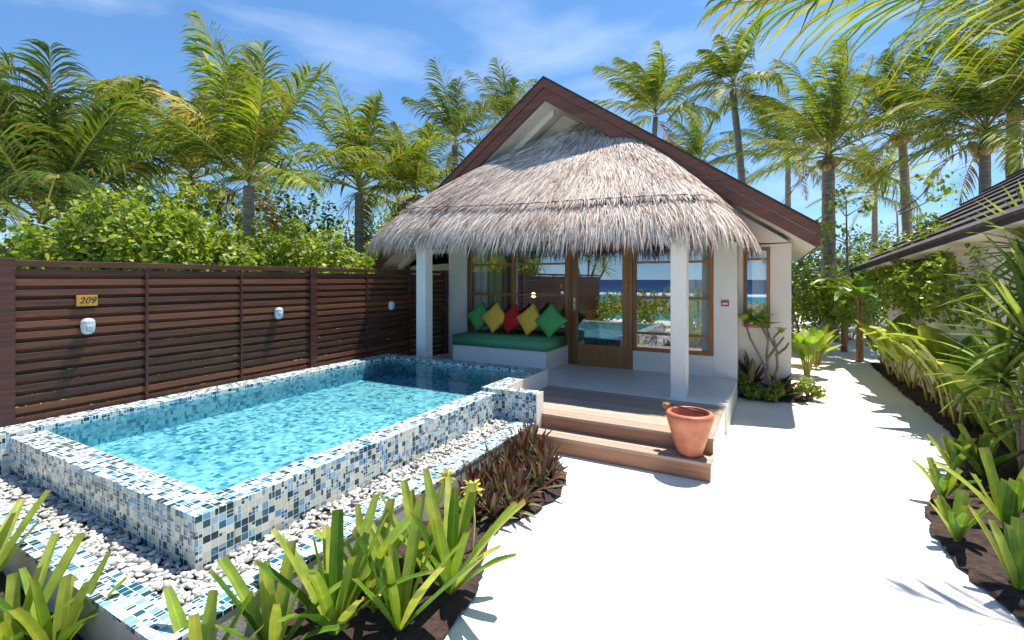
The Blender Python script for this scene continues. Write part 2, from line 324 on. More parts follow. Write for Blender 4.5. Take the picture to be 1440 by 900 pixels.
def pebmat():
    m,nt,ns,ln=nmat('pale_pebble'); out=N(ns,'ShaderNodeOutputMaterial'); b=N(ns,'ShaderNodeBsdfPrincipled'); ln.new(b.outputs[0],out.inputs[0])
    g=N(ns,'ShaderNodeNewGeometry'); r=ramp(ns,[(0,(.14,.15,.15)),(.25,(.32,.33,.31)),(.6,(.52,.52,.49)),(.85,(.74,.74,.71)),(1,(.52,.46,.36))]); ln.new(g.outputs['Random Per Island'],r.inputs[0]); ln.new(r.outputs[0],b.inputs['Base Color']); b.inputs['Roughness'].default_value=.55
    return m
M['pebble']=pebmat()
m,nt,ns,ln=nmat('glowing_bulb'); out=N(ns,'ShaderNodeOutputMaterial'); e=N(ns,'ShaderNodeEmission'); e.inputs[0].default_value=(1,.62,.22,1); e.inputs[1].default_value=6; ln.new(e.outputs[0],out.inputs[0]); M['bulb']=m
# ------------------------------------------------------------------ camera, light, sky
cam=bpy.data.cameras.new('camera'); co=bpy.data.objects.new('camera',cam); COL.objects.link(co); SC.camera=co
co.location=(0,0,EYE); co.rotation_euler=(R(90),0,TH)
cam.sensor_width=36; cam.lens=F/1440*36; cam.shift_y=-(450-HOR)/1440; cam.clip_start=.05; cam.clip_end=20000
SK=Vector((.138,.328,1)).normalized()
el=math.asin(SK.z); az=math.atan2(SK.x,SK.y)
sd=bpy.data.lights.new('sun','SUN'); sd.energy=4.6; sd.angle=R(.5); sd.color=(1,.93,.82)
so=bpy.data.objects.new('sun',sd); COL.objects.link(so); so.rotation_euler=SK.to_track_quat('Z','Y').to_euler(); so.location=(0,0,20)
W=bpy.data.worlds.new('World'); SC.world=W; W.use_nodes=True; nt=W.node_tree; ns=nt.nodes; ln=nt.links; ns.clear()
out=N(ns,'ShaderNodeOutputWorld'); bg=N(ns,'ShaderNodeBackground'); sky=N(ns,'ShaderNodeTexSky',sky_type='NISHITA'); sky.sun_disc=False
sky.sun_elevation=el; sky.sun_rotation=az; sky.air_density=1.0; sky.dust_density=.1; sky.ozone_density=4.0; sky.altitude=0
bg.inputs[1].default_value=.110
tc=N(ns,'ShaderNodeTexCoord'); va=N(ns,'ShaderNodeVectorMath',operation='ADD'); va.inputs[1].default_value=(0,0,.11); ln.new(tc.outputs['Generated'],va.inputs[0])
vn=N(ns,'ShaderNodeVectorMath',operation='NORMALIZE'); ln.new(va.outputs[0],vn.inputs[0]); ln.new(vn.outputs[0],sky.inputs[0])
mp=N(ns,'ShaderNodeMapping'); mp.inputs['Scale'].default_value=(1.1,1.6,4.5); mp.inputs['Rotation'].default_value=(.2,.25,.5); ln.new(tc.outputs['Generated'],mp.inputs[0])
nz=N(ns,'ShaderNodeTexNoise'); nz.inputs['Scale'].default_value=1.5; nz.inputs['Detail'].default_value=8; nz.inputs['Roughness'].default_value=.55; nz.inputs['Distortion'].default_value=.4; ln.new(mp.outputs[0],nz.inputs[0])
cr=ramp(ns,[(.50,(0,0,0)),(.82,(.26,.26,.26))]); ln.new(nz.outputs[0],cr.inputs[0])
mx=N(ns,'ShaderNodeMix',data_type='RGBA'); ln.new(cr.outputs[0],mx.inputs[0]); hs=N(ns,'ShaderNodeHueSaturation'); hs.inputs['Saturation'].default_value=1.14; ln.new(sky.outputs[0],hs.inputs['Color'])
tm=N(ns,'ShaderNodeMix',data_type='RGBA',blend_type='MULTIPLY'); tm.inputs[0].default_value=1; tm.inputs[7].default_value=(.94,.96,.93,1); ln.new(hs.outputs[0],tm.inputs[6]); ln.new(tm.outputs[2],mx.inputs[6]); mx.inputs[7].default_value=(8.5,8.8,9.2,1)
ln.new(mx.outputs[2],bg.inputs[0]); ln.new(bg.outputs[0],out.inputs[0])
SC.view_settings.view_transform='Standard'; SC.view_settings.look='None'; SC.view_settings.exposure=1.02; SC.view_settings.gamma=1
SC.render.engine='CYCLES'
SC.cycles.use_denoising=True; SC.cycles.max_bounces=10; SC.cycles.transparent_max_bounces=16; SC.cycles.caustics_reflective=False; SC.cycles.caustics_refractive=False; SC.cycles.sample_clamp_indirect=6
# ------------------------------------------------------------------ ground
def ground():
    xs=[-600,-120,-40]+list(np.arange(-14,14.1,.5))+[40,120,600]; ys=[-26,-20,-16,-13,-10,-8,-6.5]+list(np.arange(-5,20.1,.5))+[40,120,700]
    V=[];fs=[]
    for y in ys:
        for x in xs:
            z=0 if y>-6 else max(-2.2,-(-6-y)*.16)
            z+= .012*math.sin(x*1.7+y*.9)*math.cos(y*1.3-x*.4) if (y>-5 and abs(x)<13) else 0
            if -5.9<x<0 and -0<y<9: z=min(z,0)-.0
            V.append((x,y,z))
    n=len(xs)
    for j in range(len(ys)-1):
        for i in range(n-1):
            fs.append((j*n+i,j*n+i+1,(j+1)*n+i+1,(j+1)*n+i))
    b=MB(); b.add(V,fs); return b.build('sand_ground',M['sand'],smooth=True)
tag(ground(),'white coral sand path and garden floor','sand',kind='structure')
b=MB(); b.add([(-2500,-6000,-1.45),(2500,-6000,-1.45),(2500,-17,-1.45),(-2500,-17,-1.45)],[(0,1,2,3)])
tag(b.build('sea',M['sea']),'turquoise lagoon with a line of surf behind the viewer','sea',kind='structure')
def soilbed(name,outline,z=.02,mound=.05,seed=1,res=.07):
    # filled irregular outline as grid mesh, slightly mounded
    rr=random.Random(seed); n=len(outline); P=[]
    for i in range(n):
        a=Vector(outline[i]);c=Vector(outline[(i+1)%n]); k=max(1,int((c-a).length/.06))
        for j in range(k):
            p=a.lerp(c,j/k); P.append((p.x+rr.uniform(-.02,.02),p.y+rr.uniform(-.02,.02)))
    def inside(x,y):
        c=False;j=len(P)-1
        for i in range(len(P)):
            if (P[i][1]>y)!=(P[j][1]>y) and x<(P[j][0]-P[i][0])*(y-P[i][1])/(P[j][1]-P[i][1])+P[i][0]: c=not c
            j=i
        return c
    from mathutils.geometry import delaunay_2d_cdt
    xs=[p[0] for p in P]; ys=[p[1] for p in P]
    pts=[Vector(p) for p in P]; E=[(i,(i+1)%len(P)) for i in range(len(P))]
    x=min(xs)
    while x<max(xs):
        y=min(ys)
        while y<max(ys):
            q=(x+rr.uniform(-.02,.02),y+rr.uniform(-.02,.02))
            if inside(*q): pts.append(Vector(q))
            y+=res
        x+=res
    vo,eo,fo,ov,_,_=delaunay_2d_cdt(pts,E,[],1,1e-4)
    V=[]
    for i,v in enumerate(vo):
        d=min((v.x-p[0])**2+(v.y-p[1])**2 for p in P[::2])**.5
        e=min(1,d/.12)
        V.append((v.x,v.y,.0+(z+.008*rr.random())*min(1,d/.03+.35)+mound*e*(.5+.5*rr.random())*(.6+.4*math.sin(v.x*9)*math.cos(v.y*8))))
    b=MB(); b.add(V,fo); return b.build(name,M['soil'],smooth=True)
near=[(-2.19,4.36),(-1.98,4.33),(-1.72,4.12),(-1.55,3.85),(-1.5,3.55),(-1.55,3.2),(-1.66,2.9),(-1.66,2.72),(-1.56,2.5),(-1.45,2.25),(-1.40,1.95),(-1.44,1.6),(-1.55,1.2),(-1.7,.7),(-2.2,.3),(-3.2,.15),(-4.4,.3),(-4.4,1.02),(-2.19,1.02)]
tag(soilbed('soil_bed',near),'dark soil bed along the low tiled kerb in front of the pool','soil bed',kind='structure')
rightbed=[(1.77,12.2),(1.74,10.5),(1.76,8.5),(1.77,7.2),(1.72,6.4),(1.45,5.7),(1.16,5.1),(1.0,4.6),(.96,4.15),(1.0,3.75),(1.08,3.4),(1.2,3.0),(1.5,2.3),(2.2,1.6),(3.4,1.4),(3.6,5),(3.2,12.2)]
tag(soilbed('soil_bed',rightbed,seed=2,res=.1),'dark soil bed beside the path on the right','soil bed',kind='structure')
wallbed=[(-.43,7.78),(-.1,7.72),(.2,7.80),(.45,8.0),(.50,8.25),(.28,8.3),(.28,8.08),(-.43,8.08)]
tag(soilbed('soil_bed',wallbed,seed=3,mound=.03),'small dark soil bed at the foot of the villa wall','soil bed',kind='structure')
# ------------------------------------------------------------------ swimming pool
pool=empty('swimming_pool',(-4.1,3.6,0),label='raised rectangular swimming pool clad in blue and white mosaic tile',cat='swimming pool')
def loc(o,root): o.location=-root.location; return o
def pbuild(b,name,mat,root,**k):
    o=b.build(name,mat,root,**k); o.matrix_parent_inverse=Matrix.Translation(-Vector(root.location)) if root.rotation_euler.z==0 else Matrix()
    return o
b=MB()
b.box(-5.29,-2.66,1.39,1.60,-.1,.50); b.box(-2.87,-2.66,1.60,4.52,-.1,.50)
pbuild(b,'pool_wall',M['tile'],pool,uv=True,bevel=.004)
b=MB(); b.box(-5.54,-5.29,.7,5.65,-.1,.54); b.box(-5.54,-2.66,5.65,5.86,-.1,.54); b.box(-2.87,-2.66,4.52,5.65,-.1,.54); b.box(-2.66,-2.183,4.52,4.68,-.1,.54)
pbuild(b,'raised_rim',M['tile'],pool,uv=True,bevel=.004)
b=MB(); b.box(-5.29,-2.87,1.6,5.65,.02,.27); pbuild(b,'pool_floor',M['tile_bottom'],pool,uv=True)
b=MB(); b.box(-2.662,-2.655,4.69,5.862,.0,.537); b.box(-2.183,-2.176,4.518,4.683,.0,.537); b.box(-2.66,-2.655,5.86,5.862,0,.5)
pbuild(b,'plaster_side',M['white'],pool)
b=MB(); b.box(-5.29,-5.286,1.604,5.646,.27,.489); b.box(-5.286,-2.874,5.646,5.65,.27,.489); b.box(-2.874,-2.87,1.604,5.646,.27,.489); b.box(-5.286,-2.874,1.6,1.604,.27,.489); pbuild(b,'water_tint_sheet',M['water_tint'],pool,uv=True)  # added sheets on the inner walls, underwater tint painted up to the waterline
b=MB(); b.add([(-5.29,1.6,.492),(-2.87,1.6,.492),(-2.87,5.65,.492),(-5.29,5.65,.492)],[(0,1,2,3)])
tag(b.build('pool_water',M['water']),'clear turquoise water filling the mosaic pool','water',kind='structure')
# kerb of the pebble bed
kerb=empty('pebble_bed_kerb',(-2.3,2.5,0),label='low kerb with mosaic tile top and grey rendered side around the pebbles',cat='kerb')
b=MB(); b.box(-2.37,-2.188,1.014,4.515,-.05,.225); b.box(-5.6,-2.37,1.014,1.17,-.05,.225); pbuild(b,'rendered_side',M['stucco'],kerb,bevel=.004)
b=MB(); b.box(-2.375,-2.183,1.01,4.517,.225,.247); b.box(-5.6,-2.375,1.01,1.175,.225,.247); pbuild(b,'tile_top',M['tile'],kerb,uv=True)
b=MB(); b.box(-2.185,-2.178,1.9,4.39,.02,.20); 
def pebbles():
    b=MB(); 
    # base icosahedron subdivided once
    import bmesh
    bm=bmesh.new(); bmesh.ops.create_icosphere(bm,subdivisions=2,radius=1); bm.verts.ensure_lookup_table()
    IV=np.array([v.co[:] for v in bm.verts]); IF=np.array([[v.index for v in f.verts] for f in bm.faces]); bm.free()
    regs=[(-2.65,-2.38,1.18,4.51,1.0),(-5.3,-2.65,1.18,1.38,1.0)]
    allV=[];allF=[];n0=0
    for (x0,x1,y0,y1,_) in regs:
        A=(x1-x0)*(y1-y0); n=int(A*2200)
        for k in range(n):
            x=random.uniform(x0,x1);y=random.uniform(y0,y1); s=random.uniform(.009,.020)
            sc=np.array([s*random.uniform(1.1,1.6),s*random.uniform(.8,1.1),s*random.uniform(.5,.75)])
            a=random.uniform(0,6.28);t=random.uniform(-.5,.5)
            rot=np.array([[math.cos(a),-math.sin(a),0],[math.sin(a),math.cos(a),0],[0,0,1]])@np.array([[1,0,0],[0,math.cos(t),-math.sin(t)],[0,math.sin(t),math.cos(t)]])
            d=1+.16*np.sin(IV@np.array([random.uniform(1,3),random.uniform(1,3),random.uniform(1,3)])+random.random()*6)
            v=((IV*d[:,None])*sc)@rot.T+np.array([x,y,.2+random.random()**.7*.030])
            allV.append(v); allF.append(IF+n0); n0+=len(v)
    V=np.concatenate(allV);Fc=np.concatenate(allF)
    b.v=[V]; b.f=list(map(tuple,Fc.tolist())); b.n=len(V)
    return b.build('pebbles',M['pebble'],smooth=True)
tag(pebbles(),'pale rounded pebbles filling the bed around the pool','pebbles',kind='stuff')
b=MB(); b.box(-5.6,-2.37,1.17,1.39,0,.205); b.box(-2.66,-2.37,1.17,4.52,0,.203); tag(b.build('gravel_base',M['soil']),'gravel base under the pebbles','gravel',kind='structure')
# ------------------------------------------------------------------ timber fence
fence=empty('slatted_fence',(-5.6,4.5,0),label='dark brown horizontal slat fence along the far side of the pool',cat='fence')
zt=1.915
for i,(y0,y1) in enumerate(((1.38,1.49),(4.39,4.49),(7.44,7.55))):
    b=MB(); b.box(-5.66,-5.545,y0,y1,0,zt+.012); pbuild(b,'post',M['slat'] if 0 else M['darkwood'],fence,bevel=.004)
b=MB(); b.box(-5.66,-5.545,-1.9,-1.8,0,zt+.012); b.box
for (y0,y1) in ((-1.8,1.38),(1.49,4.39),(4.49,7.44)):
    b=MB(); z=zt-.075; k=0
    while z>.36:
        b.box(-5.592,-5.572,y0,y1,z-.053,z)                # face slat
        b.box(-5.637,-5.619,y0,y1,z-.092,z-.048)      # rear slat closing the gap
        z-=.09;k+=1
    pbuild(b,'slat_panel',M['slat'],fence,bevel=.002)
    b=MB(); b.box(-5.64,-5.56,y0,y1,zt-.055,zt); pbuild(b,'top_rail',M['slat'],fence,bevel=.003)
for y in (.5,2.45,3.43,5.445,6.42):
    b=MB(); b.box(-5.618,-5.5935,y-.02,y+.02,.33,zt-.06); b.box(-5.5715,-5.560,y-.012,y+.012,.33,zt-.06); pbuild(b,'batten',M['darkwood'],fence)
# number plate
pl=empty('number_plate',(-5.565,1.967,1.555),label='small brass house number plate reading 209 on the slatted fence',cat='number plate')
b=MB(); b.box(-.006,.012,-.078,.078,-.05,.05); b.build('plate',M['brass'],pl,bevel=.003)
def textmesh(name,s,size,mat,parent,ext=.002,shear=0):
    c=bpy.data.curves.new(name,'FONT'); c.body=s; c.size=size; c.align_x='CENTER'; c.align_y='CENTER'; c.extrude=ext; c.shear=shear
    t=bpy.data.objects.new(name,c); COL.objects.link(t); bpy.context.view_layer.update()
    me=bpy.data.meshes.new_from_object(t.evaluated_get(bpy.context.evaluated_depsgraph_get())); bpy.data.objects.remove(t)
    me.materials.clear(); me.materials.append(mat); o=bpy.data.objects.new(name,me); COL.objects.link(o); o.parent=parent; return o
t=textmesh('numerals','209',.082,M['ink'],pl,shear=.3); t.location=(.0125,0,0); t.rotation_euler=(R(90),0,R(90))
for (y,lab) in ((1.965,'grey oval wall lamp on the fence below the number plate'),(3.90,'grey oval wall lamp on the fence just left of the middle post'),(5.95,'grey oval wall lamp in the shaded far end of the fence')):
    L=empty('wall_lamp',(-5.57,y,1.32),label=lab,cat='wall lamp',group='oval lamps on the fence')
    b=MB(); prof=[(.001,-.075),(.03,-.072),(.048,-.05),(.055,0),(.052,.045),(.035,.068),(.001,.075)]; b.lathe(prof,seg=14)
    o=b.build('lamp_housing',M['lampwhite'],L,smooth=False); o.scale=(.75,1,1); o.location=(.035,0,0)
    b=MB(); b.box(.02,.082,-.028,.030,-.045,.012); b.build('lens',M['lampglass'],L,bevel=.012)
    b=MB(); b.box(-.01,.01,-.035,.035,-.06,.05); b.build('back_plate',M['lampwhite'],L,bevel=.004)
# ------------------------------------------------------------------ patio and timber steps
b=MB(); b.box(-5.55,-.5,5.885,7.60,-.05,.312); b.box(-5.55,-2.668,5.862,5.885,-.05,.312); b.box(-.5,-.44,5.885,7.62,-.05,.314)
tag(b.build('patio',M['cement'],bevel=.004),'pale polished cement patio under the thatched eave','patio',kind='structure')
st=empty('timber_steps',(-1.3,5,0),label='weathered timber steps and deck leading up to the patio',cat='steps')
b=MB()
for i in range(9):
    y=4.68+i*.134; x0=-2.652 if y>4.68 else -2.17
    b.box(-2.652 if i>0 else -2.652,-.47,y+.001,y+.130,.285,.314)
pbuild(b,'deck_board',M['deck'],st,bevel=.003)
b=MB(); b.box(-2.172,-.462,4.625,4.68,.285,.314); pbuild(b,'nosing',M['deck'],st,bevel=.004)
b=MB(); b.box(-2.172,-.468,4.640,4.66,.0,.284); pbuild(b,'riser',M['riser'],st,bevel=.003)
b=MB(); b.box(-2.178,-.460,4.40,4.51,.135,.166); b.box(-2.178,-.460,4.514,4.639,.135,.166); pbuild(b,'tread',M['deck'],st,bevel=.004)
b=MB(); b.box(-2.175,-.464,4.407,4.427,-.03,.134); pbuild(b,'riser',M['riser'],st,bevel=.003)
b=MB(); b.box(-.482,-.464,4.43,4.64,-.03,.134); b.box(-.484,-.468,4.66,5.88,-.03,.284); pbuild(b,'side_board',M['white'],st)
# terracotta pot
pot=empty('terracotta_pot',(-.655,4.555,.167),label='glazed terracotta pot standing on the lower timber step',cat='pot')
b=MB(); prof=[(0,0),(.098,0),(.108,.012),(.135,.10),(.165,.20),(.192,.29),(.205,.335),(.208,.362),(.198,.380),(.178,.388),(.168,.384),(.166,.372),(.160,.34),(.14,.22),(.12,.10),(.0,.09)]
b.lathe(prof,seg=56); b.build('body',M['terracotta'],pot,smooth=True)
# wooden dipper resting across the pot
dp=empty('water_dipper',(-.74,4.60,.565),label='coconut shell dipper with dark handle laid across the terracotta pot rim',cat='dipper')
b=MB(); b.tube([(-.10,.03,.012),(.05,-.0,.0),(.22,-.035,-.012)],[.006,.006,.007],8); b.build('handle',M['darkwood'],dp,smooth=True)
b=MB(); b.lathe([(.001,-.032),(.022,-.028),(.036,-.01),(.038,.008),(.034,.02),(.030,.018),(.02,-.01),(.001,-.02)],c=(-.135,.035,.0),seg=20); b.build('shell_cup',M['teak'],dp,smooth=True)
# ------------------------------------------------------------------ villa
V0=(-3.0,8.0,0)
villa=empty('beach_villa',V0,label='white beach villa with gabled brown roof and thatched front eave',cat='villa')
def vb(b,name,mat,**k): return pbuild(b,name,M[mat],villa,**k)
YF=7.59; GY=8.12; TK=.16
# windows/door openings on front wall, x ranges
WL=(-5.13,-3.055); DR=(-3.055,-1.955); WR=(-1.955,-.76)
zs=.615; ztop=2.75; WT=2.42
b=MB()
b.box(-5.57,WL[0],YF,YF+TK,0,ztop)                 # left pier
b.box(WR[1],-.447,YF,YF+TK,0,ztop)                 # right pier
b.box(WL[0],WL[1],YF,YF+TK,0,zs); b.box(WR[0],WR[1],YF,YF+TK,0,zs)
b.box(WL[0],WR[1],YF,YF+TK,WT,ztop)
b.box(-.447-TK,-.447,YF+TK,GY,0,ztop); b.box(-5.57,-5.57+TK,YF+TK,GY,0,ztop)
vb(b,'front_wall','white',bevel=.004)
# gable wall with narrow window opening
AX=-3.36; NW=(-.385,-.025,1.02,2.235); 
def roofz(x,base): return base-(.69*(x-AX) if x>AX else .75*(AX-x))
XR=.25; XLW=-7.0
b=MB()
b.box(-.447,NW[0],GY,GY+TK,0,2.3); b.box(NW[1],XR,GY,GY+TK,0,2.3); b.box(NW[0],NW[1],GY,GY+TK,0,NW[2]); b.box(NW[0],NW[1],GY,GY+TK,NW[3],2.3)
UB=4.78
zz=2.3
b.prism([(XLW,zz),(XR,zz),(XR,roofz(XR,UB)),(AX,UB),(XLW,roofz(XLW,UB))],'y',GY,GY+TK)
b.box(XLW,-5.575,GY,GY+TK,0,2.3)
vb(b,'gable_wall','cream')
b=MB(); b.box(XR-TK,XR,GY+TK,13,0,roofz(XR,UB)); b.box(XLW,XLW+TK,GY+TK,13,0,roofz(XLW,UB)); b.box(XLW,XR,13,13.16,0,2.2); vb(b,'side_wall','cream')
b=MB(); b.box(-6.4,.08,GY+.2,12.9,.29,.31); b.box(-5.4,-.62,YF+TK,GY+.2,.29,.31); vb(b,'room_floor','floorin')
b=MB(); b.box(-6.4,.08,12.0,12.1,.31,2.36); b.box(-6.4,-6.3,8.3,12,.31,2.36);b.box(-6.4,.08,8.3,12.1,2.36,2.39); b.box(-5.4,-.62,YF+TK+.01,GY+.18,2.45,2.5); vb(b,'room_wall','roomwall')
# roof : slabs following pitch, front edge at Y=7.25
RY=7.25; XE=.515; XL=-7.2; TOP=5.16
def rz(x,t): return roofz(x,t)
th=.13
b=MB(); b.prism([(XL,rz(XL,TOP)),(AX,TOP),(XE,rz(XE,TOP)),(XE,rz(XE,TOP)-.03),(AX,TOP-.035),(XL,rz(XL,TOP)-.03)],'y',RY-.03,14); vb(b,'roof_covering','rooftop')
b=MB(); b.prism([(XL,rz(XL,TOP)-.032),(AX,TOP-.037),(XE,rz(XE,TOP)-.032),(XE,rz(XE,TOP)-.30),(AX,UB+.03),(XL,rz(XL,TOP)-.33)],'y',RY+.055,13.9); vb(b,'roof_slab','white')
for nm,(a0,a1,y0,y1) in (('fascia_board',(.033,.185,RY-.018,RY+.05)),('fascia_board',(.180,.40,RY+.006,RY+.05))):
    for side in (0,1):
        b=MB()
        if side: pts=[(AX,TOP-a0),(XE,rz(XE,TOP)-a0),(XE,rz(XE,TOP)-a1*.82),(AX,TOP-a1)]
        else: pts=[(XL,rz(XL,TOP)-a0),(AX,TOP-a0),(AX,TOP-a1),(XL,rz(XL,TOP)-a1*.9)]
        b.prism(pts,'y',y0,y1); vb(b,nm,'fascia')
b=MB(); b.box(XE,XE+.035,RY,13.9,rz(XE,TOP)-.30,rz(XE,TOP)-.01); vb(b,'eave_board','fascia')
# soffit rafters
b=MB()
for yy in (7.75,):
    b.prism([(XL,rz(XL,UB)-.09),(AX-.05,UB-.12),(AX-.05,UB+.02),(XL,rz(XL,UB)+.04)],'y',yy,yy+.10)
vb(b,'rafter','cream')
# columns
for x0 in (-5.07,-1.09):
    b=MB(); b.box(x0,x0+.185,6.02,6.21,.30,2.55); vb(b,'column','white',bevel=.006)
b=MB(); b.box(-5.2,-.85,6.04,6.19,2.42,2.55); vb(b,'beam','white')
# windows
def window(x0,x1,y,z0,z1,mull,bars,fw=.055):
    w=empty('window',((x0+x1)/2,y,z0)); w.parent=villa; w.matrix_parent_inverse=Matrix.Translation(-Vector(V0))
    def lb(b,n,mt,**k):
        o=b.build(n,M[mt],w,**k); o.matrix_parent_inverse=Matrix.Translation(-Vector(((x0+x1)/2,y,z0))); return o
    b=MB(); b.box(x0,x0+fw,y,y+.07,z0,z1); b.box(x1-fw,x1,y,y+.07,z0,z1); b.box(x0+fw,x1-fw,y,y+.07,z0,z0+fw); b.box(x0+fw,x1-fw,y,y+.07,z1-fw,z1)
    for m_ in mull: b.box(m_-fw*.65,m_+fw*.65,y+.002,y+.068,z0+fw,z1-fw)
    lb(b,'frame','teak',bevel=.004)
    b=MB()
    for z in bars: b.box(x0+fw,x1-fw,y+.012,y+.055,z-.018,z+.018)
    lb(b,'glazing_bar','teak')
    b=MB(); b.add([(x0+.02,y+.036,z0+.02),(x1-.02,y+.036,z0+.02),(x1-.02,y+.036,z1-.02),(x0+.02,y+.036,z1-.02)],[(0,1,2,3)]); lb(b,'pane','glass')
    return w
window(WL[0]+.003,WL[1]-.003,YF-.02,zs+.003,WT-.003,[-4.13],[.90,1.475,2.025])
window(WR[0]+.003,WR[1]-.003,YF-.02,zs+.003,WT-.003,[],[.90,1.465,2.02])
window(NW[0],NW[1],GY-.03,NW[2],NW[3],[],[2.06],.05)
# door
D=empty('door',((DR[0]+DR[1])/2,YF-.03,.312)); D.parent=villa; D.matrix_parent_inverse=Matrix.Translation(-Vector(V0))
def db(b,n,mt,par=None,**k):
    o=b.build(n,M[mt],par or D,**k); o.matrix_parent_inverse=Matrix.Translation(-Vector(D.location)); return o
x0,x1=DR; y=YF-.03
b=MB(); b.box(x0,x0+.055,y,y+.12,.312,WT); b.box(x1-.055,x1,y,y+.12,.312,WT); b.box(x0+.055,x1-.055,y,y+.12,WT-.055,WT); db(b,'door_frame','teak',bevel=.004)
b=MB(); xa,xb=x0+.058,x1-.058; ya=y+.02
b.box(xa,xa+.11,ya,ya+.045,.318,WT-.06); b.box(xb-.11,xb,ya,ya+.045,.318,WT-.06); b.box(xa+.11,xb-.11,ya,ya+.045,.318,.66); b.box(xa+.11,xb-.11,ya,ya+.045,WT-.18,WT-.06); db(b,'door_leaf','teak',bevel=.004)
b=MB(); b.add([(xa+.1,ya+.02,.65),(xb-.1,ya+.02,.65),(xb-.1,ya+.02,WT-.17),(xa+.1,ya+.02,WT-.17)],[(0,1,2,3)]); db(b,'pane','glass')
b=MB(); b.box(xa+.035,xa+.072,ya-.008,ya,1.22,1.44); b.tube([(xa+.053,ya-.005,1.345),(xa+.053,ya-.05,1.345),(xa+.16,ya-.052,1.343)],.009,8); db(b,'handle','steel',bevel=.002)
for z in (.6,1.35,2.1):
    b=MB(); b.box(xb+.002,xb+.012,ya-.012,ya+.01,z,z+.11); db(b,'hinge','steel')
# bench
b=MB(); b.box(-4.86,-3.087,6.74,7.588,.312,.618); vb(b,'bench_base','white',bevel=.005)
# thatch
TX,TY=-2.66,8.12; XLt,XRt,YFt=-6.33,-.25,5.78; Z0,Z1=2.34,4.64
def tp(phi,r):
    # phi 0..pi from left to right through the front
    c,s=math.cos(phi),math.sin(phi); p=6.5
    k=(abs(c)**p+abs(s)**p)**(-1/p)
    ux=-c*k; uy=s*k
    hw=(TX-XLt) if ux<0 else (XRt-TX)
    x=TX+ux*hw*r; y=TY-uy*(TY-YFt)*r
    # right flank is lower and straighter than the left
    wr=max(0,ux); e=.86+.02*max(0,ux)-.10*max(0,-ux)**2
    t=max(0,1-r); z0=Z0+.11*max(0,-ux)+.03*(1-abs(ux)); z=z0+(Z1-z0)*t**e
    return Vector((x,y,z))
def tgrad(phi,r):
    a=tp(phi,max(r-.02,0)); c=tp(phi,min(r+.02,1.0)); d=(c-a)
    if d.length<1e-6: d=Vector((0,-1,-1))
    return d.normalized()
thatch=None
b=MB(); NP,NR=90,26; Vv=[];Ff=[]
for j in range(NR+1):
    r=j/NR
    for i in range(NP+1):
        p=tp(math.pi*i/NP,r); 
        if r<.86: p.z+=.035
        Vv.append(p)
for j in range(NR):
    for i in range(NP):
        a=j*(NP+1)+i; Ff.append((a,a+NP+1,a+NP+2,a+1))
o0=len(Vv)
for i in range(NP+1):
    p=tp(math.pi*i/NP,1.0); Vv.append(p+Vector((0,0,-.07)))
for i in range(NP+1):
    p=tp(math.pi*i/NP,.0); q=tp(math.pi*i/NP,.85); Vv.append(Vector((q.x,q.y,tp(math.pi*i/NP,1.0).z-.03)))
for i in range(NP):
    Ff.append((NR*(NP+1)+i,o0+i,o0+i+1,NR*(NP+1)+i+1)); Ff.append((o0+i,o0+NP+1+i,o0+NP+2+i,o0+i+1))
b.add(Vv,Ff); thatch=vb(b,'thatch','thatchbase',smooth=True)
tv=pbuild  # strands
def strands(n,rr0,rr1,len0,len1,lift,w0,w1,hang,seed,name):
    rs=random.Random(seed); Ls=[];Rs=[]
    m=5 if hang else 4
    while len(Ls)<n:
        phi=math.pi*rs.random(); r=math.sqrt(rs.uniform(rr0**2,rr1**2)); 
        # density equalised by outline length
        p=tp(phi,r); q=tp(min(phi+.01,math.pi),r); ln_=(q-p).length
        if rs.random()>ln_/.05*1.0 and ln_<.05: continue
        d=tgrad(phi,r); side=(tp(min(phi+.02,math.pi),r)-tp(max(phi-.02,0),r))
        side=side.normalized() if side.length>1e-6 else Vector((1,0,0)); nrm=side.cross(d).normalized()
        if nrm.z<0: nrm=-nrm
        d=(d+side*rs.gauss(-.10,.16 if r<.86 else .24)).normalized(); L=rs.uniform(len0,len1); w=rs.uniform(w0,w1)*.5
        tier=.035 if r<.86 else .0
        pts=[]; cur=p+nrm*(tier+rs.uniform(0,.025)); lf=rs.gauss(lift,lift*.8)
        dd=(d+nrm*lf).normalized()
        for k in range(m):
            pts.append(cur.copy()); cur=cur+dd*(L/(m-1))
            if hang: dd=(dd+Vector((0,0,-hang*rs.uniform(.5,1.2)))+side*rs.gauss(0,.05)).normalized()
        sd=(side+nrm*rs.gauss(0,.5)).normalized()
        ws=[w,w,w*.8,w*.15] if m==4 else [w,w,w*.9,w*.7,w*.12]
        Ls.append([(pts[k]+sd*ws[k])[:] for k in range(m)]); Rs.append([(pts[k]-sd*ws[k])[:] for k in range(m)])
    b=MB(); b.strips(np.array(Ls),np.array(Rs)); o=b.build(name,M['thatch'],thatch); o.matrix_parent_inverse=Matrix.Translation(-Vector(V0)) if 0 else Matrix()
    return tag(o,kind='stuff')
strands(30000,.06,.845,.12,.26,.018,.006,.013,0,11,'thatch_strand')
strands(7000,.868,.94,.22,.40,.07,.007,.015,.20,12,'eave_strand')
strands(6000,.93,1.0,.16,.44,.03,.007,.015,.45,13,'eave_strand')
# stitched seam line along the ledge
b=MB(); b.tube([tp(math.pi*i/120,.868)+Vector((0,-.02,.062+.008*math.sin(i*1.9))) for i in range(4,117)],.007,6); o=b.build('seam',M['darkwood'],thatch)
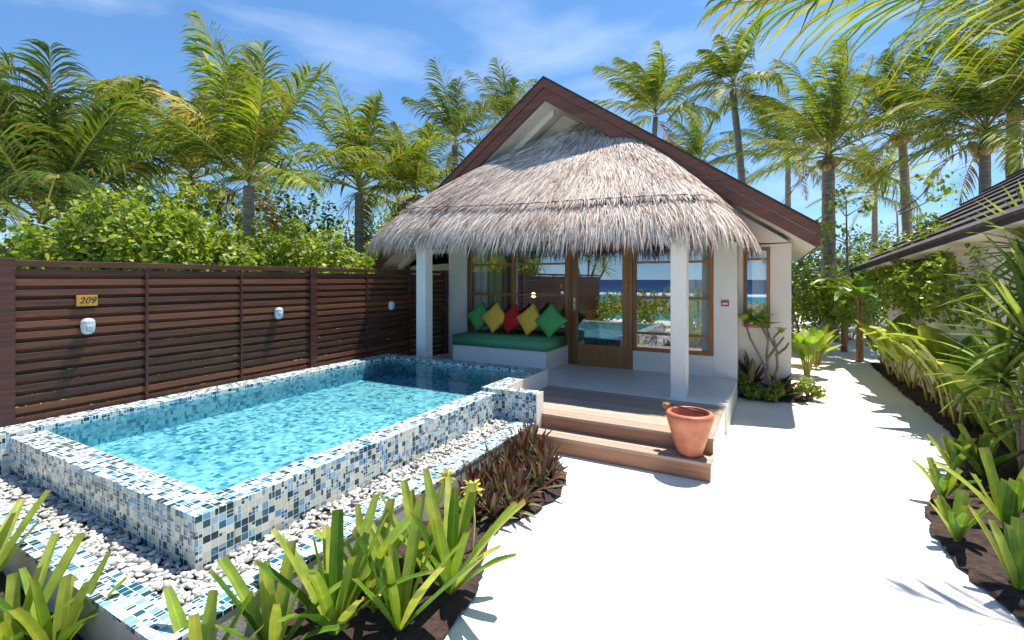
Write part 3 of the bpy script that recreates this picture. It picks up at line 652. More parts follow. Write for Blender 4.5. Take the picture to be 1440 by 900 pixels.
# ------------------------------------------------------------------ bench cushion and pillows
def cushionbox(x0,x1,y0,y1,z0,z1,r,name,mat):
    import bmesh
    bm=bmesh.new(); bmesh.ops.create_cube(bm,size=1)
    for v in bm.verts: v.co=Vector((x0+(v.co.x+.5)*(x1-x0),y0+(v.co.y+.5)*(y1-y0),z0+(v.co.z+.5)*(z1-z0)))
    bmesh.ops.bevel(bm,geom=bm.edges[:],offset=r,segments=4,affect='EDGES')
    me=bpy.data.meshes.new(name); bm.to_mesh(me); bm.free(); me.materials.append(mat)
    me.polygons.foreach_set('use_smooth',[True]*len(me.polygons))
    o=bpy.data.objects.new(name,me); COL.objects.link(o); return o
o=cushionbox(-4.885,-3.075,6.725,7.55,.619,.800,.03,'seat_cushion',M['green'])
tag(o,'long green mattress cushion on the white built-in bench','cushion')
for zz_ in (.635,.784):
    b=MB(); x0_,x1_,y0_,y1_=-4.882,-3.078,6.728,7.547; c_=.03
    b.tube([(x0_+c_,y0_,zz_),(x1_-c_,y0_,zz_),(x1_,y0_+c_,zz_),(x1_,y1_-c_,zz_),(x1_-c_,y1_,zz_),(x0_+c_,y1_,zz_),(x0_,y1_-c_,zz_),(x0_,y0_+c_,zz_),(x0_+c_,y0_,zz_)],.006,6); b.build('piping',M['green'],o,smooth=True)
def pillow(cx,y,z,mat,rot,tilt,yaw,S,label,group=None):
    n=18; Vv=[];Ff=[]
    for s in (1,-1):
        for j in range(n+1):
            for i in range(n+1):
                u,v=i/n*2-1,j/n*2-1
                e=(1-abs(u)**2.6)*(1-abs(v)**2.6); h=.085*max(e,0)**.5
                k=1-.10*(1-abs(u)**2)*abs(v)**3-.0; k2=1-.10*(1-abs(v)**2)*abs(u)**3
                wr=.003*math.sin(u*9+v*5)*e
                Vv.append((u*S/2*k2,s*(h+wr),v*S/2*k))
    m_=(n+1)**2
    for s in (0,1):
        for j in range(n):
            for i in range(n):
                a=s*m_+j*(n+1)+i; q=(a,a+1,a+n+2,a+n+1); Ff.append(q if s else q[::-1])
    b=MB(); b.add(Vv,Ff); o=b.build('pillow',mat,smooth=True)
    import bmesh
    bm=bmesh.new(); bm.from_mesh(o.data); bmesh.ops.remove_doubles(bm,verts=bm.verts[:],dist=.0012); bm.to_mesh(o.data); bm.free()
    o.matrix_world=Matrix.Translation((cx,y,z))@Matrix.Rotation(R(yaw),4,'Z')@Matrix.Rotation(R(tilt),4,'X')@Matrix.Rotation(R(rot),4,'Y')
    tag(o,label,'pillow',group); return o
G='pillows lined up on the green bench cushion'
pillow(-4.70,7.36,1.065,M['green2'],52,-17,8,0.414,'green pillow at the window end of the row, left of a yellow one',G)
pillow(-4.32,7.26,1.070,M['yellow'],46,-19,2,0.431,'yellow pillow between the left green pillow and the red one',G)
pillow(-3.99,7.28,1.055,M['red'],55,-17,-6,0.403,'red pillow in the middle of the row on the bench',G)
pillow(-3.60,7.22,1.070,M['yellow'],49,-19,-2,0.431,'yellow pillow between the red one and the right green pillow',G)
pillow(-3.20,7.16,1.070,M['green2'],42,-19,0,0.448,'green pillow nearest the door, at the right end of the row',G)
# wall sign
sg=empty('wall_sign',(-.60,YF-.01,1.40),label='small red sign with white marks on the white wall right of the window',cat='sign')
b=MB(); b.box(-.05,.05,-.012,.012,-.042,.042); b.build('plate',M['redpaint'],sg,bevel=.003)
b=MB()
for dx in (-.024,0,.024): b.box(dx-.010,dx+.008,-.016,-.0121,-.018,.014)
b.box(-.034,.034,-.0155,-.0125,-.005,.001)
b.build('white_mark',M['whitepaint'],sg)
# curtains
def curtain(x0,x1,y,z0,z1,mat,label,seed,name='curtain'):
    n=int((x1-x0)/.012); Vv=[];Ff=[]
    for j,z in enumerate((z0,z1)):
        for i in range(n+1):
            x=x0+(x1-x0)*i/n; Vv.append((x,y+.022*math.sin(i*.55+seed)+.008*math.sin(i*1.3+j),z))
    for i in range(n): Ff.append((i,i+1,n+2+i,n+1+i))
    b=MB(); b.add(Vv,Ff); tag(b.build(name,mat,smooth=True),label,'curtain')
curtain(-5.08,-4.75,7.715,.60,2.5,M['curtain'],'sheer white curtain behind the left edge of the bench window',1)
curtain(-4.76,-4.46,7.735,.60,2.5,M['curtain_green'],'olive green curtain beside the white one in the bench window',2)
curtain(-1.30,-.80,7.715,.60,2.5,M['curtain'],'sheer white curtain behind the window right of the door',3)
curtain(-.27,-.03,8.20,.95,2.3,M['curtain'],'pale blind curtain inside the narrow side window',4)
lamp=empty('bedside_lamp',(-5.0,10.2,.31),label='small lit bedside lamp seen through the bench window',cat='lamp')
b=MB(); b.tube([(0,0,0),(0,0,1.0)],.02,8); b.build('stand',M['steel'],lamp)
b=MB(); b.lathe([(.001,1.0),(.05,1.03),(.055,1.08),(.03,1.12),(.001,1.13)],seg=14); b.build('bulb',M['bulb'],lamp)
# ------------------------------------------------------------------ neighbouring hut
hut=empty('garden_hut',(2.6,9,0),label='cream hut with dark shingled hip roof behind the plants on the right',cat='hut')
A=Vector((1.52,12.3,1.97)); C=Vector((2.1,3.6,2.48)); T1=Vector((4.9,9.0,4.6)); T0=Vector((4.9,6.6,4.75)); A2=Vector((8.2,12.3,1.97)); C2=Vector((8.2,3.6,2.48))
b=MB(); nC=15
def lerp(a,c,t): return a+(c-a)*t
nrm=(C-A).cross(T1-A).normalized(); nrm = nrm if nrm.z>0 else -nrm
for k in range(nC):
    t0,t1=k/nC,(k+1)/nC+.004
    a0,c0=lerp(A,T1,t0),lerp(C,T0,t0); a1,c1=lerp(A,T1,t1),lerp(C,T0,t1); up=nrm*.035
    # each course: wedge lifted at its lower edge
    q=[a0+up,c0+up,c1+nrm*.002,a1+nrm*.002,a0,c0,c1-nrm*.004,a1-nrm*.004]
    b.add([v[:] for v in q],[(0,1,2,3),(4,7,6,5),(0,4,5,1),(3,2,6,7),(0,3,7,4),(1,5,6,2)])
for tri in ((A,A2,T1),(C,T0,C2),(A2,C2,T0,T1)):
    b.add([v[:] for v in tri],[tuple(range(len(tri)))])
pbuild(b,'roof',M['shingle'],hut)
b=MB(); d1=Vector((0,0,-.07))
inn=Vector((.5,-.35,-.10)); inn2=Vector((.5,0,-.10))
for (p,q,pi,qi) in ((A,C,inn,inn2),):
    b.add([p[:],q[:],(q+d1)[:],(p+d1)[:]],[(0,1,2,3)]); sf=MB(); sf.add([(p+d1)[:],(q+d1)[:],(q+qi)[:],(p+pi)[:]],[(0,1,2,3)]); pbuild(sf,'soffit',M['cream'],hut)
b.add([A[:],A2[:],(A2+d1)[:],(A+d1)[:]],[(0,1,2,3)])
b.add([(A+d1)[:],(A2+d1)[:],(A2+inn)[:],(A+inn)[:]],[(0,1,2,3)])
pbuild(b,'eave_board',M['rooftop'],hut)
b=MB(); b.prism([(2.02,11.9),(2.2,4.3),(8,4.3),(8,11.9)],'z',0,2.3); pbuild(b,'wall',M['cream'],hut)
# ------------------------------------------------------------------ plants
def strap(b,base,az,el,L,w,droop,rs,nseg=7,blunt=.6,fold=.35,basew=.35,twist=0,wind=(0,0)):
    d=Vector((math.cos(az)*math.cos(el),math.sin(az)*math.cos(el),math.sin(el)))
    cur=Vector(base); Vv=[]
    for k in range(nseg+1):
        t=k/nseg
        side=Vector((-math.sin(az+twist*t),math.cos(az+twist*t),0)); nr=side.cross(d).normalized()
        if nr.z<0 and el<1.5: nr=-nr
        ww=w*.5*(basew+(1-basew)*min(1,t*3))*(1 if t<.6 else 1-(1-blunt)*((t-.6)/.4)**1.6)
        wv=math.sin(k*1.7+az*3)*ww*.10
        Vv+= [(cur+side*ww+nr*(ww*fold+wv))[:],(cur+side*ww*.5+nr*ww*fold*.25)[:],cur[:],(cur-side*ww*.5+nr*ww*fold*.25)[:],(cur-side*ww+nr*(ww*fold-wv))[:]]
        b.t+=[(max(t,.01),q_) for q_ in (1,.5,0,-.5,-1)]
        cur=cur+d*(L/nseg); d=(d+Vector((wind[0],wind[1],-droop))/nseg).normalized()
    Ff=[]
    for k in range(nseg):
        for j in range(4):
            a=k*5+j; Ff.append((a,a+1,a+6,a+5))
    b.add(Vv,Ff)
def crinum(x,y,z,s,seed,label,group,n=14,mat='crinum',w=.068,name='spider_lily',spread=.62):
    rs=random.Random(seed); b=MB()
    for i in range(n):
        t=i/n; az=i*2.4+rs.uniform(-.35,.35); el=R(86)-spread*(1-t)**.8*R(50)*rs.uniform(.7,1.25)-rs.uniform(0,.12)
        L=s*1.12*rs.uniform(.72,1.1)*(1 if t<.8 else .88)
        strap(b,(math.cos(az)*.018,math.sin(az)*.018,0),az,el,L,w*rs.uniform(.8,1.15)*(s/.6)**.4,rs.uniform(.1,.8)*(1.3-t),rs,blunt=rs.uniform(.45,.92),fold=rs.uniform(.25,.6),basew=.5,twist=rs.uniform(-.4,.4))
    o=b.build(name,M[mat],smooth=True); o.location=(x,y,z); tag(o,label,'lily' if mat=='crinum' else 'plant',group); return o
def gp(px,py,z=.04):
    fwd=(EYE-z)*F/(py-HOR); return at(px,fwd,z)
GL='bright green lilies along the tiled kerb'
near_l=[(15,935,.50,'lily at the bottom left corner, its leaves crossing the kerb',15),(75,925,.44,'lily just right of the corner lily, below the pebbles',13),(-40,860,.56,'tall lily cut by the left edge of the photo',15),
 (215,925,.42,'small lily at the bottom edge with few upright leaves beside the tile kerb',8),
 (385,925,.50,'broad leafed lily in front of the near kerb corner',12),(470,893,.60,'large lily with spreading leaves, third from the right in the kerb row',20),
 (562,885,.58,'upright lily between the large lily and the rightmost one',14),(632,835,.62,'rightmost lily of the kerb row with one leaf lying towards the path',18),
 (590,800,.48,'lily standing behind the rightmost one, close to the kerb',13),(520,835,.5,'lily at the kerb wall behind the large one',12)]
for i,(px,py,s,lab,n) in enumerate(near_l):
    p=gp(px,py); 
    if p.y>1.03 and p.x<-2.08: p.x=-2.08
    if p.y<1.03 and p.x<-2.2: p.y=min(p.y,.94)
    crinum(p.x,p.y,.04,s*.86,100+i,lab,GL,max(7,int(n*.85)))
def bloom(px,py,fwd,rad,label,seed,stalk):
    c=at(px,fwd,zat(py,fwd)); rs=random.Random(seed)
    e=empty('flower_head',(c.x,c.y,c.z),label=label,cat='flower')
    b=MB()
    for k in range(46):
        u=rs.uniform(-.5,1);a=rs.uniform(0,6.28);q=math.sqrt(max(0,1-u*u)); d=Vector((q*math.cos(a),q*math.sin(a),u))
        az=math.atan2(d.y,d.x); strap(b,(d*rad*.35)[:],az,math.asin(max(-1,min(1,d.z))),rad*rs.uniform(.7,1),.016,.5,rs,nseg=3,blunt=.5,fold=.5,basew=.7)
    b.build('petals',M['blossom'],e)
    b=MB(); b.tube([(0,0,0),(.01,.01,-stalk*.5),(.0,.0,-stalk)],.008,6); b.build('stalk',M['rachis'],e)
bloom(664,688,3.0,.062,'round pale yellow flower head beside the purple plants',1,.40)
bloom(628,672,3.2,.05,'pale flower head behind the lily leaves near the kerb',3,.40)
bloom(524,848,2.5,.06,'round pale yellow flower head low between two lilies',2,.1)
# purple rhoeo clump
def rosette(x,y,z,s,seed,label,group,mat='purple',n=20,w=.035,name='purple_plant',cat='plant',elr=(20,85)):
    rs=random.Random(seed); b=MB()
    for i in range(n):
        t=i/n; az=i*2.4+rs.uniform(-.3,.3); el=R(elr[0]+(elr[1]-elr[0])*t**.8+rs.uniform(-8,8))
        strap(b,(0,0,.02*t),az,el,s*rs.uniform(.75,1.1),w*rs.uniform(.8,1.2),rs.uniform(.0,.4),rs,nseg=4,blunt=.04,fold=.45,basew=.7)
    o=b.build(name,M[mat]); o.location=(x,y,z); tag(o,label,cat,group); return o
rs=random.Random(5); GPp='purple plants in the bed by the timber steps'
k=0; pts=[]
tries=0
while len(pts)<30 and tries<4000:
    tries+=1
    x=rs.uniform(-2.1,-1.55);y=rs.uniform(2.85,4.2)
    lim=-1.62 if 3.3<y<3.75 else (-1.66 if y<3.3 else -1.66-(y-3.75)*.75)
    if x>lim: continue
    if any((x-a)**2+(y-c)**2<.145**2 for a,c in pts): continue
    pts.append((x,y))
for i,(x,y) in enumerate(pts):
    rosette(x,y,.04,rs.uniform(.20,.31)*(1.25 if y>3.8 else 1),200+i,'purple and green spear leafed plant in the clump left of the timber steps',GPp,n=17)
for i,(px,py,lab) in enumerate([(292,905,'small dark red plant at the bottom edge between two lilies'),(105,890,'small dark red plant beside the bottom left lilies'),(1090,0,'')]):
    if not lab: continue
    p=gp(px,py); rosette(p.x,p.y if p.x>-2.15 else min(p.y,.9),.04,.16,260+i,lab,None,n=22,w=.04)
# right bed lilies
GR2='green lilies in the bed right of the path'
rl=[(1345,758,.30,'small lily at the path edge, nearest of the three in a line',11),(1325,700,.30,'small lily at the path edge, middle of the three in a line',10),(1342,665,.34,'small lily at the path edge, farthest of the three in a line',10),
 (1382,670,.40,'lily behind the three edge lilies with broad bright leaves',14),(1432,828,.38,'lily at the right edge of the photo above the lower shadow',9),(1418,745,.46,'lily at the right edge of the photo between two others',9),
 (1395,620,.46,'lily in the shaded part of the bed under the broad leaves',14),(1440,655,.5,'lily cut by the right edge, below the pandanus',13),(1372,600,.40,'lily deep in the bed between broad leafed stems',12)]
for i,(px,py,s,lab,n) in enumerate(rl):
    p=gp(px,py,.05); crinum(p.x,p.y,.05,s*.92,300+i,lab,GR2,n,w=.092,spread=.5)
# broad paddle leaves
def paddle(b,base,az,el,L,W,droop,rs,nseg=9,stalk=0,sr=.012,sb=None,heart=False,bend=.3):
    d=Vector((math.cos(az)*math.cos(el),math.sin(az)*math.cos(el),math.sin(el))); cur=Vector(base)
    if stalk:
        pts=[cur.copy()]
        for k in range(4):
            cur=cur+d*(stalk/4); d=(d+Vector((math.cos(az),math.sin(az),-.35))*.06).normalized(); pts.append(cur.copy())
        sb.tube(pts,[sr*1.4,sr*1.2,sr,sr*.8,sr*.6],6)
        d=(d+Vector((math.cos(az),math.sin(az),-.5))*(.9 if heart else bend)).normalized()
    Vv=[]; side=Vector((-math.sin(az),math.cos(az),0))
    for k in range(nseg+1):
        t=k/nseg; nr=side.cross(d).normalized(); 
        if nr.z<0: nr=-nr
        ww=W*.5*(math.sin(math.pi*min(1,(t*.93+.07))**(.62 if heart else .8))**.75 if t<1 else 0.02); ru=.05*W*math.sin(k*2.3+az)
        Vv+=[(cur+side*ww+nr*(ww*.30+ru*.5))[:],(cur+side*ww*.5+nr*(ww*.05-ru*.3))[:],cur[:],(cur-side*ww*.5+nr*(ww*.05+ru*.3))[:],(cur-side*ww+nr*(ww*.30-ru*.5))[:]]
        b.t+=[(max(t,.01),q_) for q_ in (1,.5,0,-.5,-1)]
        cur=cur+d*(L/nseg); d=(d+Vector((0,0,-droop))/nseg).normalized()
    Ff=[]
    for k in range(nseg):
        for j in range(4):
            a=k*5+j; Ff.append((a,a+1,a+6,a+5))
    b.add(Vv,Ff)
def taro(x,y,z,s,seed,label,group,n=6,mat='bigleaf',name='elephant_ear',up=False):
    rs=random.Random(seed); e=empty(name,(x,y,z),label=label,cat='plant',group=group); b=MB();sb=MB()
    for i in range(n):
        az=i*2.4+rs.uniform(-.4,.4); el=R(rs.uniform(65,88) if up else rs.uniform(55,85))
        paddle(b,(math.cos(az)*.03,math.sin(az)*.03,.02),az,el,s*rs.uniform(.42,.6),s*(rs.uniform(.30,.46) if up else rs.uniform(.30,.42)),rs.uniform(.2,.9) if up else .8,rs,stalk=s*rs.uniform(.28,.6),sr=.014,sb=sb,heart=not up,bend=rs.uniform(0,.12))
    b.build('leaves',M[mat],e,smooth=True); sb.build('stalks',M['rachis'],e,smooth=True); return e
def banana(x,y,z,h,seed,label,group,n=7,L=1.1,W=.32,lean=(0,0)):
    rs=random.Random(seed); e=empty('banana_plant',(x,y,z),label=label,cat='banana plant',group=group); b=MB();sb=MB()
    sb.tube([(0,0,-.05),(lean[0]*.3,lean[1]*.3,h*.5),(lean[0],lean[1],h)],[.075,.06,.035],12)
    for i in range(n):
        az=i*2.4+rs.uniform(-.4,.4); el=R(rs.uniform(35,82))
        paddle(b,(lean[0],lean[1],h*rs.uniform(.9,1)),az,el,L*rs.uniform(.7,1.1),W*rs.uniform(.8,1.1),rs.uniform(.7,1.6),rs,nseg=11,stalk=.18,sr=.015,sb=sb)
    b.build('leaves',M['bananaleaf'],e,smooth=True); sb.build('stem',M['banana_trunk'],e,smooth=True); return e
GB='broad leafed plants along the hut wall'
tl=[(1253,528,.9,'elephant ear nearest the hut corner, beside the path'),(1283,548,.85,'elephant ear with upright pale leaves, second from the hut corner'),(1308,566,.95,'elephant ear in the middle of the row along the hut'),(1332,588,.95,'elephant ear with large rounded leaves beside the third one'),(1362,590,.9,'elephant ear behind the lilies, rightmost of the row'),(1300,545,1.0,'elephant ear close to the hut wall behind the row')]
tl+=[(1268,538,1.15,'tall elephant ear close to the hut corner, behind the front row'),(1322,570,1.2,'tall elephant ear in the back row by the middle of the hut wall'),(1348,600,1.15,'tall elephant ear in the back row nearest the pandanus'),(1243,515,.8,'small elephant ear at the far end of the row'),(1395,612,1.05,'elephant ear at the right end, between the lilies and the pandanus')]
for i,(px,py,s,lab) in enumerate(tl):
    p=gp(px,py,.04); taro(max(p.x,1.84),p.y,.04,s*1.05,400+i,lab,GB,n=5,up=True)
p=at(1130,8.6); taro(p.x+.05,p.y+.0,0,.85,420,'yellow green broad leafed plant at the right corner of the villa',None,n=16,up=True)
p=at(1140,9.6); taro(p.x+.1,p.y,0,.8,421,'pale leafed plant just behind the one at the villa corner',None,n=13,up=True)
GBa='banana plants beside the path'
for i,(px,fwd,h,lab) in enumerate([(1187,11.5,1.35,'banana plant with a brown stem left of two at the path bend'),(1209,10.2,1.30,'banana plant with a brown stem right of two at the path bend'),(1222,12.6,1.1,'young banana plant close to the hut corner')]):
    p=at(px,fwd); banana(p.x,p.y,0,h,430+i,lab,GBa,n=10,L=1.15,W=.36)
p=at(1312,6.6); banana(p.x+.1,p.y,0,.65,440,'banana plant with one long dark green leaf arching over the row',None,n=5,L=1.05,W=.30)
p=at(1360,5.6); banana(p.x+.1,p.y,0,.6,441,'banana plant in front of the hut with drooping leaves beside the pandanus',None,n=5,L=.95,W=.28)
# pandanus at right
def pandanus(x,y,heads,seed,label,s=.8,n=46,name='pandanus',cat='plant',wind=(0,0)):
    rs=random.Random(seed); e=empty(name,(x,y,0),label=label,cat=cat); b=MB();sb=MB()
    for (hx,hy,hz) in heads:
        sb.tube([(0,0,-.05),(hx*.2,hy*.2,hz*.5),(hx,hy,hz)],[.06,.05,.04],9)
        for i in range(n):
            t=i/n; az=i*2.4; el=R(-25+105*t+rs.uniform(-8,8))
            strap(b,(hx,hy,hz+.12*t),az,el,s*rs.uniform(.8,1.1),.042,rs.uniform(.35,1.1)*(1.2-t),rs,nseg=6,blunt=.02,fold=.55,basew=.9,wind=wind)
    b.build('leaves',M['pandan'],e,smooth=True); sb.build('trunk',M['bark'],e,smooth=True); return e
p=at(1462,4.5); pandanus(p.x,p.y,[(0,0,1.95),(-.1,-.15,1.55)],500,'tall pandanus with stiff narrow leaves at the right edge in front of the hut roof',.68,n=64)
p=at(1448,4.1); pandanus(p.x,p.y,[(0,0,1.12),(-.1,.2,.80)],501,'lower pandanus with arching narrow leaves at the right edge below the tall one',.66,n=64)
p=at(1475,3.75); pandanus(p.x,p.y,[(0,0,.62)],503,'low pandanus spreading over the bed at the right edge',.50,n=44)
p=at(1425,6.0); pandanus(p.x,p.y,[(0,0,1.7)],502,'pandanus partly hidden behind the two at the right edge',.7,n=40)
# frangipani
fr=empty('frangipani',(-.01,7.88,.02),label='small frangipani with bare forked branches in front of the villa side window',cat='tree')
sb=MB();b=MB(); rs=random.Random(9)
def br(p0,pts,r0,r1):
    n=len(pts)+1; sb.tube([p0]+pts,[r0+(r1-r0)*k/(n-1) for k in range(n)],8)
br((0,0,0),[(.0,0,.12),(-.02,0,.25)],.030,.024)
tips=[[(-.02,0,.25),(-.10,0,.50),(-.27,-.02,.85),(-.34,0,1.10)],[(-.02,0,.25),(-.06,.02,.62),(-.04,0,.85),(-.16,0,1.12)],[(-.06,.0,.55),(.06,0,.75),(.16,0,.90)],[(.0,0,.12),(.08,0,.45),(.07,0,.70),(-.02,.03,.88),(-.07,.0,1.05)],[(.06,0,.75),(.03,0,.88),(.12,-.02,1.0)],[(.05,0,.62),(.18,.02,.74),(.22,0,.82)],[(-.02,0,.84),(-.1,0,1.0)]]
for t in tips: br(t[0],t[1:],.020,.012)
sb.build('branches',M['bark'],fr,smooth=True)
for (c,n,L) in (((-.34,0,1.10),9,.34),((-.16,0,1.12),8,.32),((-.07,0,1.05),8,.30),((.12,-.02,1.0),3,.12)):
    for i in range(n):
        paddle(b,c,i*2.4,R(rs.uniform(-5,50)),L*rs.uniform(.7,1.1),.10,rs.uniform(.3,1),rs,nseg=6)
b.build('leaves',M['bigleaf'],fr,smooth=True)
rosette(-.30,7.95,.03,.62,520,'tall dark leafed cordyline left of the frangipani base',None,mat='purple',n=16,w=.11,elr=(35,85))
rosette(.12,8.0,.03,.42,521,'dark purple leafed cordyline right of the frangipani base',None,mat='purple',n=14,w=.09,elr=(20,75))
# leafy bushes : leaf cloud
def leafcloud(centers,radii,n,size,seed,shell=.55,flat=.3):
    r=np.random.default_rng(seed); k=len(centers); vol=np.array([a[0]*a[1]*a[2] for a in radii])**.7; ix=r.choice(k,n,p=vol/vol.sum())
    C=np.array(centers)[ix]; Rd=np.array(radii)[ix]
    d=r.normal(size=(n,3)); d/=np.linalg.norm(d,axis=1)[:,None]; rad=(r.random(n)*(1-shell)+shell)**.8
    # noisy outline
    ph=np.sin(d[:,0]*5+ix)*np.cos(d[:,1]*6+ix*2)*.18+r.normal(size=n)*.07
    P=C+d*Rd*(rad+ph)[:,None]
    nr=d*.6+r.normal(size=(n,3))*.6+np.array([0,0,.5]); nr/=np.linalg.norm(nr,axis=1)[:,None]
    t=np.cross(nr,r.normal(size=(n,3))); t/=np.linalg.norm(t,axis=1)[:,None]; bt=np.cross(nr,t)
    s=size*(.6+.8*r.random(n))[:,None]
    q=np.stack([P-t*s*.5-0*bt,P-t*s*.12+bt*s*.30+nr*s*.06,P+t*s*.32+bt*s*.24+nr*s*.04,P+t*s*.5,P+t*s*.32-bt*s*.24+nr*s*.04,P-t*s*.12-bt*s*.30+nr*s*.06],axis=1)
    return q,P
def bush(x,y,h,w,seed,label,group,n=2600,size=.075,mat='shrubleaf',name='shrub',cat='shrub',z0=.3,lobes=9,stems=6,d=None):
    rs=random.Random(seed); e=empty(name,(x,y,0),label=label,cat=cat,group=group); cs=[];ra=[]
    for i in range(lobes):
        a=rs.uniform(0,6.28);q=w*.5*math.sqrt(rs.random()); z=rs.uniform(z0+.25*h*.3,h*.86)
        s=rs.uniform(.20,.34)*w; cs.append((q*math.cos(a),q*math.sin(a)*((d or w)/w),z)); ra.append((s,s,s*rs.uniform(.7,1.0)))
    if w>1.3:
        base_=list(zip(cs,ra)); shoots=[]
        for q in range(lobes*5):
            c,r_=base_[q%len(base_)]; a=rs.uniform(0,6.28); el_=rs.uniform(.15,1.5); k_=rs.uniform(1.0,1.35)
            t_=(c[0]+math.cos(a)*math.cos(el_)*r_[0]*k_, c[1]+math.sin(a)*math.cos(el_)*r_[1]*k_, c[2]+math.sin(el_)*r_[2]*k_)
            shoots.append((c,t_)); u=rs.uniform(.07,.15); cs.append(t_); ra.append((u,u,u*1.1))
    Q,P=leafcloud(cs,ra,n,size,seed)
    if x<-6.2: Q=Q[(P[:,0]+x)<-5.78]
    b=MB(); b.quads(Q); b.build('foliage',M[mat],e)
    sb=MB()
    for c in cs[:max(stems,1)]:
        sb.tube([(rs.uniform(-.1,.1),rs.uniform(-.1,.1),0),(c[0]*.5,c[1]*.5,c[2]*.5),(c[0]+rs.uniform(-.1,.1),c[1],c[2]+ra[0][2]*.8)],[.03,.02,.008],6)
    if w>1.3:
        for c,t_ in shoots: sb.tube([c,((c[0]+t_[0])/2,(c[1]+t_[1])/2,(c[2]+t_[2])/2+.03),t_],[.010,.007,.004],4)
    sb.build('stems',M['bark'],e,smooth=True); return e
GH='sea lettuce shrubs behind the slatted fence'
hl=[(-40,5.2,2.25,1.9),(45,5.6,2.35,1.8),(125,5.7,2.75,1.7),(190,5.9,3.25,1.7),(250,6.4,2.80,1.5),(305,7.3,2.55,1.9),(360,8.0,2.55,1.8),(415,8.9,2.6,1.9),(465,9.9,2.7,2.0),(515,10.9,2.75,2.1),(562,12.0,2.75,2.3),(612,13.6,2.8,2.4),(648,15.5,2.9,2.8)]
names=['first','second','third','fourth and tallest','fifth','sixth','seventh','eighth','ninth','tenth','eleventh','twelfth','thirteenth']
for i,(px,fwd,h,w) in enumerate(hl):
    p=at(px,fwd); 
    if p.x>-6.5: p.x=-6.5
    bush(p.x,p.y,h,w,600+i,'bright green shrub behind the fence, %s from the left edge'%names[i],GH,n=int(3900+h*650),size=.054+fwd*.003)
# lower filler hedge right behind fence
GHb='dense hedge bushes further behind the fence'
for i,(px,fwd,h,w) in enumerate([(20,9.5,3.3,3.6),(150,10,3.0,3.6),(270,11,3.7,3.8),(370,12.5,3.9,4),(450,14.5,3.8,4.2),(530,17,4.2,4.6),(600,19,4.4,5),(90,14,3.4,5),(330,17,4.6,6)]):
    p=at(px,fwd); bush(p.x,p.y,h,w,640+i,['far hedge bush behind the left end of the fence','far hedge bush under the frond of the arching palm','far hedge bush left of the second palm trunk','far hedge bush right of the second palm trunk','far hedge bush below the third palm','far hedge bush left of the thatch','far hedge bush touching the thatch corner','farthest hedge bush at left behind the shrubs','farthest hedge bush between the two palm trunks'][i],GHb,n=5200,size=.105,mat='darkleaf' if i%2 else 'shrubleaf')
# background bushes beyond path, right
GHr='leafy bushes where the path ends'
for i,(px,fwd,h,w,mt) in enumerate([(1132,12.0,2.6,2.0,'shrubleaf'),(1165,15,2.6,2.6,'darkleaf'),(1195,18,2.8,3.0,'shrubleaf'),(1225,15.5,2.8,2.8,'shrubleaf'),(1120,17,3.4,3,'darkleaf'),(1250,19,3.3,3.4,'darkleaf'),(1160,22,3.4,4,'shrubleaf'),(1210,25,4,4,'darkleaf'),(1290,22,4,5,'darkleaf')]):
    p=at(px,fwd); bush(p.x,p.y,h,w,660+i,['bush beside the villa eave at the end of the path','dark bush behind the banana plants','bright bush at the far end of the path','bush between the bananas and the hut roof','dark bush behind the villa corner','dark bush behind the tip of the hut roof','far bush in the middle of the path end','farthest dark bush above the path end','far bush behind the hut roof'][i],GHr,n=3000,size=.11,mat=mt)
for i,(px,fwd,h,lab) in enumerate([(1290,9.0,2.0,'vine like shrub hanging under the hut eave'),(1322,7.6,2.25,'leafy shrub against the hut wall below the eave'),(1355,6.8,2.1,'leafy shrub at the hut wall beside the pandanus'),(1300,8.3,1.9,'leafy shrub against the hut wall between two others'),(1390,5.9,2.2,'leafy shrub at the hut wall behind the tall pandanus'),(1340,7.2,1.6,'low leafy shrub against the hut wall under the taller ones')]):
    p=at(px,fwd); bush(max(p.x+.12,2.05),p.y,h+.28,1.4,690+i,lab,'leafy shrubs against the hut wall',n=5200,size=.065,z0=1.3,lobes=11)
# slender sapling
def sapling(px,fwd,h,seed,label,spread=.9,n=420,size=.095):
    p=at(px,fwd); rs=random.Random(seed); e=empty('sapling',(p.x,p.y,0),label=label,cat='tree'); sb=MB(); cs=[];ra=[]
    sb.tube([(0,0,0),(.03,0,h*.5),(.0,.05,h)],[.045,.035,.012],8)
    for i in range(9):
        z=h*rs.uniform(.55,1); a=rs.uniform(0,6.28); q=rs.uniform(.3,1)*spread; c=(q*math.cos(a),q*math.sin(a),z+q*.35)
        sb.tube([(.02,0,z-.1),(c[0]*.5,c[1]*.5,z+.05),c],[.018,.012,.005],5); cs.append(c); ra.append((.34,.34,.24))
    Q,_=leafcloud(cs,ra,n,size,seed,shell=.2); b=MB(); b.quads(Q); b.build('crown',M['shrubleaf'],e); sb.build('trunk',M['bark'],e,smooth=True)
sapling(1262,9.3,3.2,71,'slender sapling with loose round leaves in front of the hut roof tip')
sapling(1190,13,4.0,72,'thin sapling rising from the bushes at the path end',1.0,420,.11)
GS='small green ground plants by the villa wall'
for i,(x,y,lab) in enumerate([(-.22,7.80,'small yellow green plant at the left of the wall bed'),(.05,7.78,'small leafy plant in front of the frangipani base'),(.32,7.92,'small leafy plant at the right end of the wall bed'),(.48,8.15,'small pinkish green plant at the villa corner')]):
    bush(x,y,.30,.34,710+i,lab,GS,n=420,size=.05,name='ground_plant',cat='plant',z0=.02,lobes=5,stems=3)
GF='low leafy plants on the sand at the path end'
